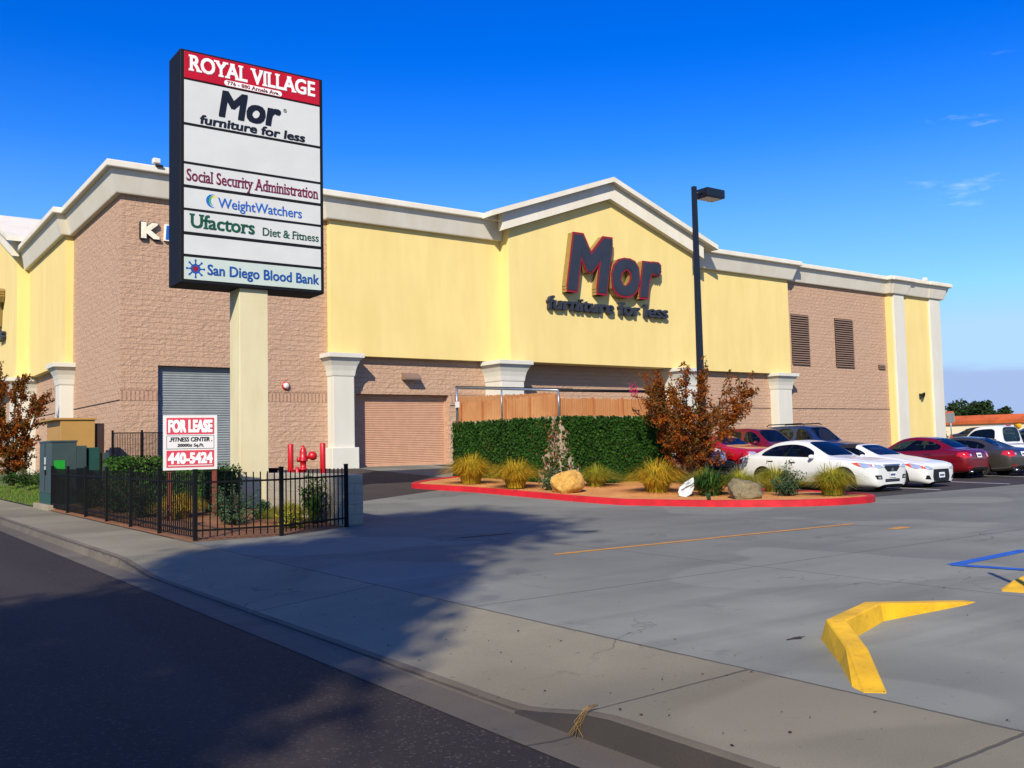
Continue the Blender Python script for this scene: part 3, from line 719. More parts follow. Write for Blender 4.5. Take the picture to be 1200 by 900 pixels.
def crescent(cx, cz, r, a0, a1, wd, mat, w):
    b = MB(); n = 14; o_ = []; i_ = []
    for k in range(n+1):
        a = a0+(a1-a0)*k/n; t = math.sin(math.pi*k/n)
        o_.append((cx+r*math.cos(a), YS-w, cz+r*math.sin(a))); i_.append((cx+(r-wd*t)*math.cos(a), YS-w, cz+(r-wd*t)*math.sin(a)))
    for k in range(n): b.face([o_[k], o_[k+1], i_[k+1], i_[k]])
    return b.build('swoosh', mat, p)
crescent(7.16, 7.33, .16, R(75), R(290), .07, M['tblue2'], .0150)
crescent(7.19, 7.34, .125, R(70), R(270), .05, M['tgrn2'], .0155)
crescent(7.22, 7.36, .10, R(40), R(175), .03, M['tyel'], .0160)
p = panel(246.6, 271.2, M['panel'], 'white panel reading Ufactors Diet & Fitness')
put(p, 'Ufactors', 6.62, 8.16, 6.66, .31, M['tgreen'], .02, serif=True)
put(p, 'Diet & Fitness', 8.36, 9.80, 6.66, .19, M['tgreen'], .006, serif=True)
panel(275, 297.3, M['panel'], 'narrow blank white panel above the lowest panel')
p = panel(300.6, 326.5, M['panelg'], 'pale panel reading San Diego Blood Bank')
put(p, 'San Diego Blood Bank', 7.03, 9.80, 5.59, .235, M['tblue'], .018)
b = MB(); cx, cz = 6.76, 5.70
def disc(b, x, z, r, w, n=12): b.face([(x+r*math.cos(k*2*math.pi/n), YS-w, z+r*math.sin(k*2*math.pi/n)) for k in range(n)])
disc(b, cx, cz, .115, .0150, 16)
for k in range(8):
    a = k*math.pi/4; disc(b, cx+.195*math.cos(a), cz+.195*math.sin(a), .028, .0150, 8)
    c_, s_ = math.cos(a), math.sin(a)
    b.face([(cx+.1*c_-.02*s_, YS-.0155, cz+.1*s_+.02*c_), (cx+.19*c_-.014*s_, YS-.0155, cz+.19*s_+.014*c_), (cx+.19*c_+.014*s_, YS-.0155, cz+.19*s_-.014*c_), (cx+.1*c_+.02*s_, YS-.0155, cz+.1*s_-.02*c_)])
e = b.build('emblem', M['tblue'], p)
b = MB(); disc(b, cx, cz, .065, .0160); b.build('emblem_centre', M['tred'], p)

# ------------------------------------------------------------------ for lease board
LC = (6.25, 20.3); LA = Vector((math.cos(R(-9)), math.sin(R(-9)))); LN = Vector((LA.y, -LA.x))   # along, out
def LP(u, v, w): return (LC[0]+LA.x*u+LN.x*w, LC[1]+LA.y*u+LN.y*w, v)
fl = thing('lease_sign', 'white and red FOR LEASE board on two brown posts behind the iron fence', 'sign', (LC[0], LC[1], .1))
b = MB(); b.xbox(LP(0, 0, -.02), LA, LN, 1.10, .03, 1.13, 2.29, .004); bd = b.build('board', M['white'], fl)
def lr(u0, u1, v0, v1, w, mat, name):
    b = MB(); b.prism([LP(u0, v0, w), LP(u1, v0, w), LP(u1, v1, w), LP(u0, v1, w)], tuple(Vector(LP(0, 0, .003))-Vector(LP(0, 0, 0)))); return b.build(name, mat, bd)
lr(-.485, .485, 1.885, 2.235, -.0045, M['tlred'], 'red_band'); lr(-.485, .485, 1.185, 1.545, -.0045, M['tlred'], 'red_band')
lr(-.485, .485, 1.575, 1.86, -.0045, M['tblack'], 'frame_line'); lr(-.475, .475, 1.585, 1.85, -.0015, M['white'], 'white_band')
for txt, u0, u1, v0, h, mat, bo, sh, w in (('FOR LEASE', -.45, .45, 1.94, .235, M['twhite'], .06, 0, -.001), ('440-5424', -.455, .455, 1.275, .21, M['twhite'], .05, 0, -.001),
        ('.FITNESS CENTER .', -.43, .44, 1.735, .085, M['tblack'], .03, .12, .002), ('20000\u00b1 Sq.Ft.', -.27, .27, 1.625, .06, M['tblack'], .03, .12, .002)):
    letters(txt, u0, u1, v0, h, LP, .004, bo, sh, w0=w).build('lettering', mat, bd)
b = MB(); b.prism([LP(-.45, 1.215, -.001), LP(.45, 1.215, -.001), LP(.45, 1.235, -.001), LP(-.45, 1.235, -.001)], (LN.x*.003, LN.y*.003, 0)); b.build('small_print', M['panel'], bd)
wood = plain('brown_post', '#6e2f17', .7, .3, 10)
for u in (-.42, .50):
    b = MB(); b.xbox(LP(u, 0, -.085), LA, LN, .09, .09, 0, 1.85 if u > 0 else 1.75, .005); b.build('post', wood, fl)

# ------------------------------------------------------------------ iron fences
def iron_fence(pts, label, h=1.17, zf=lambda x, y: 0.0, step=.115, top=.2, name='iron_fence'):
    o = thing(name, label, 'fence', (*pts[0], zf(*pts[0])))
    for i, p in enumerate(pts):
        z = zf(*p); b = MB(); b.box(p[0]-.032, p[0]+.032, p[1]-.032, p[1]+.032, z-.1, z+h+.03, .004)
        b.box(p[0]-.038, p[0]+.038, p[1]-.038, p[1]+.038, z+h+.03, z+h+.045, .004); b.build('post', M['black'], o)
    for a, c in zip(pts, pts[1:]):
        A = Vector(a); C_ = Vector(c); d = (C_-A); L = d.length; d.normalize(); nn = Vector((-d.y, d.x)); n = max(2, int(L/step)); za, zc = zf(*a), zf(*c); b = MB()
        for hz in (.16, h-top):
            p0, p1 = A+d*.034, C_-d*.034; z0, z1 = za+hz, zc+hz
            for s_ in (1,):
                b.prism([(*(p0-nn*.014), z0), (*(p0+nn*.014), z0), (*(p0+nn*.014), z0+.032), (*(p0-nn*.014), z0+.032)], (p1.x-p0.x, p1.y-p0.y, z1-z0))
        b.build('rail', M['black'], o)
        b = MB()
        for k in range(1, n):
            q = A+d*(L*k/n); z = za+(zc-za)*k/n; b.box(q.x-.0085, q.x+.0085, q.y-.0085, q.y+.0085, z+.06, z+h-.03)
        b.build('picket_panel', M['black'], o)
    return o
iron_fence([(5.03, 28.6), (5.03, 26.5), (5.03, 24.4), (5.03, 22.3), (5.03, 20.25), (5.03, 18.2), (5.06, 16.18), (6.5, 15.96), (8.12, 16.72)],
           'black iron picket fence running along the sidewalk and round the pylon bed')
iron_fence([(7.75, 33.6), (8.7, 33.6), (10.2, 33.6)], 'short black mesh railing in front of the grey roller door', 1.25, lambda x, y: 1.0, .05, .06, 'railing')

# ------------------------------------------------------------------ garden wall, cabinets, fire riser
b = MB(); b.box(8.14, 8.68, 17.1, 20.9, -.1, .99, .02); o = b.build('garden_wall', M['blocklow']); tag(o, 'low grey block wall ending the fenced bed beside the driveway', 'wall')
o = thing('black_box', 'black lidded box standing behind the cream pylon pole', 'cabinet', (8.7, 23.5, .1))  # plain black block filling the dark area behind the pole
b = MB(); b.box(7.75, 9.35, 23.2, 24.1, -.1, 1.0, .01); b.build('cabinet_body', M['black'], o)
b = MB(); b.box(7.7, 9.4, 23.15, 24.15, 1.0, 1.05, .01); b.build('lid', M['black'], o)
gcab = plain('green_grey_cabinet', '#33423f', .5, .12, 2); gbase = plain('green_base', '#174237', .5, .15, 3); padm = concrete('pad_concrete', '#9a8f78')
o = thing('utility_cabinet', 'tall dark green utility cabinet with a bright green sticker on a concrete pad', 'cabinet', (5.3, 29.5, 0))
b = MB(); b.box(4.88, 5.95, 28.45, 30.6, -.1, .14, .015); b.build('pad', padm, o)
b = MB(); b.box(5.0, 5.66, 28.65, 30.35, .14, .44, .008); b.build('plinth', gbase, o)
b = MB(); b.box(5.0, 5.66, 28.65, 30.35, .442, 1.90, .015); b.box(4.98, 5.68, 28.63, 30.37, 1.86, 1.91, .006); c = b.build('cabinet_body', gcab, o)
b = MB(); b.box(5.08, 5.36, 28.640, 28.646, .98, 1.36); b.build('sticker', plain('sticker_green', '#118a1e', .5), c)
for z, h in ((1.25, .2), (1.1, .1)):
    b = MB(); b.box(4.990, 4.996, 29.4, 29.55, z, z+h); b.build('warning_label', M['white'], c)
b = MB(); b.box(4.990, 4.997, 29.49, 29.50, .5, 1.84); b.box(4.97, 4.996, 29.35, 29.42, .95, 1.1, .008); b.build('door_seam', M['black'], c)
o = thing('utility_cabinet', 'lower dark green utility box behind the tall green cabinet', 'cabinet', (6.3, 32, .1))
b = MB(); b.box(5.75, 6.45, 31.2, 32.4, -.1, 1.78, .02); c = b.build('cabinet_body', gcab, o)
b = MB(); b.box(5.85, 6.1, 31.185, 31.197, .9, 1.25); b.build('sticker', plain('sticker_pale', '#6f8f6a', .5), c)
o = thing('utility_cabinet', 'slim green electrical box between the green cabinets and the hedge', 'cabinet', (6.75, 32, .1))
b = MB(); b.box(6.5, 6.85, 31.3, 32.0, -.1, 1.72, .02); b.build('cabinet_body', gbase, o)
b = MB(); b.box(6.95, 7.15, 31.4, 31.9, -.1, 1.55, .015); b.build('side_box', gcab, o)
o = thing('meter_cabinet', 'tan sheet metal meter cabinet with a thin lid against the block wall', 'cabinet', (6.7, 34.9, .4))
tanm = plain('tan_sheet', '#a8803f', .55, .06, 1.5)
b = MB(); b.box(6.22, 7.28, 34.0, 36.4, .1, 2.66, .008); b.build('cabinet_body', tanm, o)
b = MB(); b.box(6.0, 7.32, 33.95, 36.6, 2.662, 2.73, .008); b.build('lid', tanm, o)
b = MB(); b.box(7.283, 7.6, 34.1, 36.3, .1, 2.55, .008); b.build('side_shade', plain('side_shade_brown', '#3a2418', .6), o)  # dark brown slab standing in for the shadow on the cabinet's right

def bollard(x, y, zt, label):
    o = thing('bollard', label, 'bollard', (x, y, g(y)), group='red bollards guarding the fire riser')
    b = MB(); b.lathe([(.0, -.1), (.07, -.1), (.07, zt-g(y)-.02), (.06, zt-g(y)), (0, zt-g(y)+.012)], (x, y, g(y)), seg=16); b.build('post', M['red'], o)
bollard(9.33, 22.3, 1.65, 'red steel bollard on the left of the fire riser')
bollard(10.19, 22.3, 1.66, 'red steel bollard on the right of the fire riser beside the white column')
o = thing('fire_riser', 'red fire department pipe with valve and side outlet between two red bollards', 'standpipe', (9.66, 22.3, g(22.3)))
x, y = 9.66, 22.3
b = MB(); b.lathe([(.075, -.1), (.075, .78), (.10, .79), (.10, .83), (.075, .84), (.075, 1.0), (.115, 1.01), (.115, 1.05), (.085, 1.07), (.09, 1.22), (.07, 1.32), (.035, 1.36), (.035, 1.40), (0, 1.41)], (x, y, g(y)), seg=16); b.build('riser', M['red'], o)
b = MB(); b.tube([(x-.13, y, g(y)+1.05), (x+.2, y, g(y)+1.12)], .045, 10); b.lathe([(.0, -.02), (.06, -.02), (.06, .05), (0, .06)], (x-.1, y, g(y)+1.05), (-1, 0, 0), 12); b.build('cross_pipe', M['red'], o)
b = MB(); b.lathe([(0, -.10), (.06, -.09), (.10, -.05), (.12, 0), (.10, .05), (.06, .09), (0, .10)], (x+.24, y-.03, g(y)+1.14), (0, -1, .3), 16); b.build('valve_wheel', M['red'], o)
o = thing('fire_hydrant', 'small red tapered hydrant behind the low wall beside the left bollard', 'hydrant', (9.47, 22.2, g(22.2)))
b = MB(); b.lathe([(.17, -.1), (.17, .1), (.13, .2), (.15, .45), (.15, .62), (.11, .72), (.06, .80), (.05, .86), (0, .88)], (9.46, 22.2, g(22.2)), seg=14); b.build('barrel', M['red'], o)

# ------------------------------------------------------------------ ivy wall with reed screen and pipe frame
WX, WY0, WY1, WX1 = 17.3, 21.5, 27.3, 22.6
def wt(y): return 2.33
b = MB(); b.box(WX, WX+.3, WY0, WY1, -.1, 2.32, .01); b.box(WX+.3, WX1, WY0+.003, WY0+.3, -.1, 2.315, .01)
o = b.build('planter_wall', M['ivyblock']); tag(o, 'pale block enclosure wall behind the planter partly covered with ivy', 'wall')
# the ivy itself (built with the plants); reed screen on top
t = NT('reed'); p_ = t.pos(); s_ = t.n('ShaderNodeSeparateXYZ'); t.l(p_, s_.inputs[0]); cb_ = t.n('ShaderNodeCombineXYZ')
t.l(t.math('ADD', s_.outputs[0], s_.outputs[1]), cb_.inputs[0]); w_ = t.noise(t.scale(cb_.outputs[0], (38, 1, 1)), 1.0, 3, .6)
w2 = t.noise(p_, 1.1, 4)
reed = t.done(t.mix(t.rng(w2, .35, .7), t.mix(t.rng(w_, .35, .65), lin('#8a5228'), lin('#c98a52')), t.mix(t.rng(w_, .35, .65), lin('#9c673a'), lin('#d6a068'))), .85, t.bump(w_, 1, .015))
o = thing('reed_screen', 'brown reed screen fastened above the ivy covered wall', 'fence', (WX, WY0, 2.33))
rr = random.Random(5)
def reeds(x0, y0, x1, y1, z0, z1a, z1b, name):
    b = MB(); L = math.hypot(x1-x0, y1-y0); n = int(L/.055); dx, dy = (x1-x0)/L, (y1-y0)/L
    for k in range(n):
        s0 = L*k/n; s1 = L*(k+.92)/n; zt_ = z1a+(z1b-z1a)*k/n+rr.uniform(-.03, .02)
        th = rr.uniform(.018, .03)
        b.prism([(x0+dx*s0, y0+dy*s0, z0), (x0+dx*s1, y0+dy*s1, z0), (x0+dx*s1, y0+dy*s1, zt_), (x0+dx*s0, y0+dy*s0, zt_)], (-dy*th, dx*th, 0))
    return b.build(name, reed, o)
reeds(WX+.16, WY1-.2, WX+.16, WY0+.14, 2.33, 2.98, 2.98, 'reed_panel')
reeds(WX+.16, WY0+.14, 22.0, WY0+.14, 2.33, 2.86, 2.86, 'reed_panel')
reeds(WX+.9, WY1+1.2, 22.6, WY1+1.2, 2.4, 3.28, 3.5, 'reed_panel')
for k in range(9):
    x, y = (WX+.1, WY1-.3-k*1.3) if k < 5 else (WX+.16+(k-4)*1.2, WY0+.10)
    b = MB(); b.box(x-.02, x+.02, y-.02, y+.02, 2.325, 3.0 if k < 5 else 2.9); b.build('stake', plain('stake_wood', '#a5683a', .8) if k == 0 else bpy.data.materials['stake_wood'], o)
o = thing('pipe_frame', 'grey steel pipe frame standing over the reed screen', 'frame', (WX+.15, WY1, 2.3))
def pipe(pts, r, nm_, mt=None): b = MB(); b.tube(pts, r, 10); return b.build(nm_, mt or M['zinc'], o)
pipe([(WX+.12, WY1-.05, 2.3), (WX+.12, WY1-.05, 3.53)], .042, 'upright'); pipe([(WX+.12, WY0+.2, 2.3), (WX+.12, WY0+.2, 3.11)], .032, 'upright'); pipe([(WX+.12, 24.6, 2.3), (WX+.12, 24.6, 3.30)], .028, 'upright')
pipe([(WX+.12, WY1-.05, 3.51), (WX+.12, WY0+.2, 3.09)], .036, 'rail'); pipe([(WX+.12, WY0+.2, 3.09), (22.2, WY0+.2, 3.12)], .045, 'rail', M['navy'])
pipe([(WX+.12, WY1, 3.53), (22.6, WY1, 3.53)], .05, 'rail', M['navy']); pipe([(22.2, WY0+.2, 2.3), (22.2, WY0+.2, 3.14)], .035, 'upright')
b = MB(); b.box(WX+.0, WX+.05, WY1-.32, WY1-.12, 2.82, 3.02); o2 = b.build('notice_plate', M['white'], o)

# ------------------------------------------------------------------ lamp post
o = thing('street_lamp', 'tall black square lamp post with one shoebox head rising from the planter', 'street lamp', (21.71, 20.05, .2))
b = MB(); zt = 9.42
pts = [(.092, 0), (.060, zt)]
for (w0, z0), (w1, z1) in zip(pts, pts[1:]):
    v = [(21.71+sx*w0, 20.05+sy*w0, z0) for sx, sy in ((-1, -1), (1, -1), (1, 1), (-1, 1))]; q = [(21.71+sx*w1, 20.05+sy*w1, z1) for sx, sy in ((-1, -1), (1, -1), (1, 1), (-1, 1))]
    for k in range(4): b.face([v[k], v[(k+1) % 4], q[(k+1) % 4], q[k]])
    b.face(q)
b.build('post', M['lampblk'], o)
b = MB(); b.lathe([(.22, 0), (.22, .65), (.20, .68), (0, .68)], (21.71, 20.05, 0), seg=20); b.build('footing', M['kerbc'], o)
b = MB(); b.tube([(21.79, 20.05, 9.22), (22.06, 20.05, 9.25)], .045, 8); b.build('arm', M['lampblk'], o)
b = MB(); b.box(22.02, 22.82, 19.78, 20.34, 9.13, 9.40, .012); h = b.build('head', M['lampblk'], o)
b = MB(); b.box(22.09, 22.75, 19.85, 20.27, 9.105, 9.127); b.build('lens', M['lens'], h)
# ------------------------------------------------------------------ cars
def paint(name, c, metal=0.0, rough=.28, coat=.65):
    t = NT(name); p = t.pos(); f = t.rng(t.noise(p, 2.2, 4), .35, .7); col = lin(c)
    gr = t.n('ShaderNodeSeparateXYZ'); t.l(p, gr.inputs[0])
    c0 = t.mix(t.math('MULTIPLY', f, .25), col, tuple(v*.8 for v in col[:3])+(1,))
    return t.done(c0, rough, None, Metallic=metal, Coat_Weight=coat, Coat_Roughness=.04)
M['glass'] = NT('car_glass').done(lin('#0a1018'), .03, None, Specular_IOR_Level=.6, Coat_Weight=.3, Coat_Roughness=.02)
_t = NT('window_glass'); _t.done(lin('#0a1018'), .03, None, Specular_IOR_Level=.6)
_tr = _t.n('ShaderNodeBsdfTransparent'); _tr.inputs[0].default_value = (.42, .52, .50, 1); _ms = _t.n('ShaderNodeMixShader'); _ms.inputs[0].default_value = .55
_t.l(_tr.outputs[0], _ms.inputs[1]); _t.l(_t.b.outputs[0], _ms.inputs[2]); _t.l(_ms.outputs[0], _t.o.inputs[0]); M['glass'] = _t.m
M['seat'] = plain('seat_fabric', '#2a2926', .85, .2, 9)
M['tyre'] = plain('tyre_rubber', '#131313', .8, .2, 6)
M['rim'] = plain('alloy', '#8d8f92', .3, .1, 9, Metallic=.8)
M['trim'] = plain('black_trim', '#0d0e11', .35, .15, 6)
M['under'] = plain('underbody', '#08080a', .9)
M['chrome'] = plain('chrome', '#b9bcc0', .12, .05, 5, Metallic=1.0)
M['hl'] = NT('headlight_glass').done(lin('#c9ced4'), .08, None, Metallic=.55, Coat_Weight=1.0)
M['amber'] = NT('amber_lens').done(lin('#d2430f'), .15, None, Coat_Weight=1.0)
M['tail'] = NT('tail_lens').done(lin('#b30a14'), .12, None, Coat_Weight=1.0)
M['plate'] = plain('plate', '#d9dad6', .4, .05, 6)
M['platetx'] = plain('plate_blue', '#3a4a78', .5)
M['cloth'] = plain('soft_top', '#0e0f12', .8, .2, 12)

def car_shell(st, wheels, L, wr, roof_dark=None, bed=None):
    """st: (y, bottom, belt, top, half width, half width at roof, kind). kind of the interval to the NEXT station:
    '' body, 'w' windscreen, 's' side glass, 'ws' both, 'r' rear glass, 'rs' both, 'S' side glass with black roof"""
    bm = bmesh.new(); rows = []
    for (y, zl, zs, zt, ws, wt, k) in st:
        h = zt-zs; z7 = zt-min(.12, .6*h); z8 = zt-min(.05, .3*h); z9 = zt-min(.02, .12*h)
        half = [(0, zl), (ws*.80, zl), (ws*.955, zl+.07), (ws, zl+(zs-zl)*.50), (ws*.992, zl+(zs-zl)*.80), (ws*.955, zs-.012), (ws*.905, zs+.02 if h > .2 else zs+.25*h),
                (wt+.028, z7), (wt, z8), (wt*.88, z9), (wt*.5, zt-.004), (0, zt)]
        R_ = [bm.verts.new((x, y-L/2, z)) for x, z in half]
        L_ = [R_[0]] + [bm.verts.new((-x, y-L/2, z)) for x, z in half[1:-1]] + [R_[-1]]
        rows.append((R_, L_))
    n = 12
    for i in range(len(st)-1):
        k = st[i][6]
        for side in (0, 1):
            a, c = rows[i][side], rows[i+1][side]
            for q in range(n-1):
                mi = 0
                if q == 0: mi = 2
                if q == 6 and ('s' in k or 'S' in k): mi = 3
                if q >= 9 and 'w' in k: mi = 1
                if q >= 9 and 'r' in k: mi = 4
                if q >= 7 and 'S' in k: mi = 5
                if q >= 9 and 'b' in k: mi = 2
                f = bm.faces.new((a[q], a[q+1], c[q+1], c[q]) if side == 0 else (a[q+1], a[q], c[q], c[q+1])); f.material_index = mi; f.smooth = True
    for e, rv in ((0, False), (-1, True)):
        R_, L_ = rows[e]
        for q in range(n-1):
            vs_ = [L_[q], L_[q+1], R_[q+1], R_[q]]; u = []
            for v in vs_:
                if v not in u: u.append(v)
            f = bm.faces.new(u if not rv else u[::-1]); f.smooth = True
    bmesh.ops.recalc_face_normals(bm, faces=bm.faces)
    cl = bm.edges.layers.float.new('crease_edge')
    for e in bm.edges:
        ms = {f.material_index for f in e.link_faces}
        if len(ms) > 1: e[cl] = .55
    me = bpy.data.meshes.new('shell'); bm.to_mesh(me); bm.free()
    for _ in range(6): me.materials.append(None)
    ob = bpy.data.objects.new('shell', me); COL.objects.link(ob)
    sb = ob.modifiers.new('s', 'SUBSURF'); sb.levels = 2; sb.render_levels = 2
    cm = MB()
    for wy_ in wheels:
        for sg in (-1, 1):
            cm.lathe([(0, 0), (wr+.055, 0), (wr+.055, .9), (0, .9)], (sg*.56, wy_-L/2, wr), (sg, 0, 0), 28, smooth=False)
    bmesh.ops.remove_doubles(cm.b, verts=cm.b.verts, dist=2e-4); bmesh.ops.recalc_face_normals(cm.b, faces=cm.b.faces)
    cme = bpy.data.meshes.new('cut'); cm.b.to_mesh(cme); cm.b.free()
    for _ in range(6): cme.materials.append(None)
    for p in cme.polygons: p.material_index = 2
    co = bpy.data.objects.new('cut', cme); COL.objects.link(co)
    bo = ob.modifiers.new('b', 'BOOLEAN'); bo.operation = 'DIFFERENCE'; bo.solver = 'EXACT'; bo.object = co
    dg = bpy.context.evaluated_depsgraph_get(); dg.update()
    res = bpy.data.meshes.new_from_object(ob.evaluated_get(dg))
    out = bmesh.new(); out.from_mesh(res)
    for o_ in (ob, co): bpy.data.objects.remove(o_)
    bpy.data.meshes.remove(res)
    return out

def split(bm, mi):
    b = MB(); mp = {}
    for f in bm.faces:
        if f.material_index != mi: continue
        vs_ = []
        for v in f.verts:
            if v not in mp: mp[v] = b.b.verts.new(v.co)
            vs_.append(mp[v])
        try: q = b.b.faces.new(vs_); q.smooth = True
        except ValueError: pass
    return b

class Car:
    def __init__(s, root, bm, L, mats, st=None):
        s.root = root; s.L = L; s.bvh = BVHTree.FromBMesh(bm); s.W = ROOT[root.name].inverted()
        for mi, nm_ in ((0, 'body'), (1, 'windshield'), (3, 'side_windows'), (4, 'rear_window'), (2, 'underbody'), (5, 'soft_top')):
            if mi == 3:
                for sg in (-1, 1):
                    b = split(bm, mi); bmesh.ops.delete(b.b, geom=[v for v in b.b.verts if v.co.x*sg < 0], context='VERTS')
                    if len(b.b.faces): s.bld(b, 'side_window', mats[mi], fix=False)
                    else: b.b.free()
                continue
            b = split(bm, mi)
            if len(b.b.faces) == 0: b.b.free(); continue
            o = s.bld(b, nm_, mats[mi], fix=False)
            if mi == 0: s.body = o
        bm.free()
        if st:
            y0 = min(q[0] for q in st if 'w' in q[6]); y1 = max(q[0] for q in st if q[6] and q[6] != 'b')+.3; md = min(st, key=lambda q: abs(q[0]-(y0+y1)/2)); belt, wd, top = md[2], md[4], md[3]; D = y1-y0
            b = MB(); b.box(-wd*.86, wd*.86, y0+.12-L/2, y1-.1-L/2, .34, belt-.16, .03); s.bld(b, 'cabin_floor', M['under'])
            rows_ = (.42, .72) if D > 1.9 else (.62,)
            for fr_ in rows_:
                for sg in (-1, 1):
                    yy = y0+D*fr_-L/2; b = MB(); x = sg*wd*.42; hh = min(top-.30, belt+.24)
                    b.prism([(x-.24, yy, belt-.2), (x-.24, yy+.12, belt-.2), (x-.22, yy+.24, hh), (x-.22, yy+.14, hh)], (.46, 0, 0)); b.box(x-.12, x+.12, yy+.16, yy+.25, hh+.02, hh+.18, .03); s.bld(b, 'car_seat', M['seat'])
            b = MB(); b.lathe([(.165, -.012), (.18, 0), (.165, .012), (.155, 0), (.165, -.012)], (wd*.42, y0+D*.24-L/2, belt+.02), (0, 1, .5), 16); s.bld(b, 'steering_wheel', M['under'])
    def bld(s, b, nm_, mat, parent=None, fix=True, smooth=False):
        bmesh.ops.transform(b.b, matrix=s.W, verts=b.b.verts); return b.build(nm_, mat, parent or s.root, smooth, fix)
    def patch(s, nm_, poly, mat, view, off=.006, parent=None, lab=None, cuts=3, th=.012):
        """panel laid onto the body: poly in (x, z) seen from the front/back ('f'/'b') or (y, z) from a side ('l'/'r'); y from the front bumper"""
        b = bmesh.new(); f = b.faces.new([b.verts.new((p[0], p[1], 0)) for p in poly])
        bmesh.ops.triangulate(b, faces=b.faces); bmesh.ops.subdivide_edges(b, edges=b.edges, cuts=cuts, use_grid_fill=True)
        for v in b.verts:
            x, z = v.co.x, v.co.y
            if view in 'fb':
                sg = -1 if view == 'f' else 1; o_ = Vector((x, sg*5, z)); d = Vector((0, -sg, 0))
            else:
                sg = -1 if view == 'l' else 1; o_ = Vector((sg*3, x-s.L/2, z)); d = Vector((-sg, 0, 0))
            h, nn, _, _ = s.bvh.ray_cast(o_, d)
            if h is None or (h-o_).length > 5.6: h = None
            v.co = (h - d*off) if h is not None else Vector((99, 99, 99))
        bad = [v for v in b.verts if v.co.x > 50]; bmesh.ops.delete(b, geom=bad, context='VERTS')
        if not b.faces: b.free(); return None
        m_ = MB(); m_.b.free(); m_.b = b
        for q in b.faces: q.smooth = True
        o = s.bld(m_, nm_, mat, parent)
        if lab: o['label'] = lab
        return o
    def both(s, nm_, poly, mat, view, **k):
        r = []
        for sg in (-1, 1): r.append(s.patch(nm_, [(sg*a, c) for a, c in (poly if sg > 0 else poly[::-1])], mat, view, **k))
        return r
    def wheel(s, x, y, r, w=.21, spokes=5, rimmat=None):
        sg = 1 if x > 0 else -1; c = (x, y-s.L/2, r)
        b = MB(); b.lathe([(r*.66, -w*.48), (r*.9, -w*.5), (r*.98, -w*.38), (r, -w*.2), (r, w*.2), (r*.98, w*.38), (r*.9, w*.5), (r*.66, w*.48), (r*.62, w*.3), (r*.62, -w*.3), (r*.66, -w*.48)], c, (sg, 0, 0), 28)
        t = s.bld(b, 'wheel', M['tyre'])
        b = MB(); b.lathe([(r*.64, w*.44), (r*.60, w*.40), (r*.57, w*.1), (r*.55, -w*.1), (0.02, -w*.1)], c, (sg, 0, 0), 28); s.bld(b, 'brake_disc', M['under'], t)
        b = MB(); b.lathe([(r*.67, w*.43), (r*.66, w*.50), (r*.60, w*.47), (r*.58, w*.40), (r*.67, w*.43)], c, (sg, 0, 0), 28)
        b.lathe([(0, w*.44), (r*.15, w*.43), (r*.17, w*.30), (0, w*.28)], c, (sg, 0, 0), 14)
        for k in range(spokes):
            a = 2*math.pi*k/spokes+.3; ca, sa = math.cos(a), math.sin(a); pts = []
            for rr_, ww in ((r*.10, .045), (r*.62, .030)):
                pts += [(rr_, ww), (rr_, -ww)]
            q = [Vector((x+sg*w*.44, y-s.L/2+ca*rr_-sa*ww, r+sa*rr_+ca*ww)) for rr_, ww in (pts[0], pts[1], pts[3], pts[2])]
            b.prism(q, (-sg*w*.14, 0, 0))
        s.bld(b, 'rim', rimmat or M['rim'], t)
    def wheels(s, W_, ys, r, **k):
        for y in ys:
            for sg in (-1, 1): s.wheel(sg*(W_/2-.125), y, r, **k)
    def mirrors(s, y, z, x, mat):
        for sg in (-1, 1):
            b = MB(); prof = [(0, -.10), (.05, -.085), (.075, -.03), (.078, .03), (.06, .08), (0, .10)]
            b.lathe(prof, (sg*(x+.10), y-s.L/2, z), (1, .15*sg, 0), 12)
            for v in b.b.verts: v.co.y = (v.co.y-(y-s.L/2))*.75+(y-s.L/2); v.co.z = (v.co.z-z)*.85+z
            b.tube([(sg*(x-.04), y-s.L/2+.02, z-.05), (sg*(x+.08), y-s.L/2, z-.02)], .025, 6)
            s.bld(b, 'mirror', mat, smooth=True)
    def side(s, view, seams, handles, zb, zt, paintmat, rocker=None):
        for y in seams:
            s.patch('door_seam', [(y-.010, zb), (y+.010, zb), (y+.010, zt), (y-.010, zt)], M['trim'], view, off=.003, cuts=4)
        for y, z in handles:
            s.patch('door_handle', [(y-.10, z-.014), (y+.10, z-.014), (y+.10, z+.018), (y-.10, z+.018)], M['trim'], view, off=.012, cuts=2)
        if rocker: s.patch('rocker', [(rocker[0], .20), (rocker[1], .20), (rocker[1], .26), (rocker[0], .26)], M['trim'], view, off=.004)

def bar(x0, x1, z0, z1): return [(x0, z0), (x1, z0), (x1, z1), (x0, z1)]
def plate(c, view, z, col='plate', x=0):
    p = c.patch('licence_plate', bar(x-.155, x+.155, z, z+.155), M['plate'], view, off=.022, cuts=1)
    if p: c.patch('plate_number', bar(x-.11, x+.11, z+.045, z+.10), M['platetx'], view, off=.026, parent=p, cuts=1)

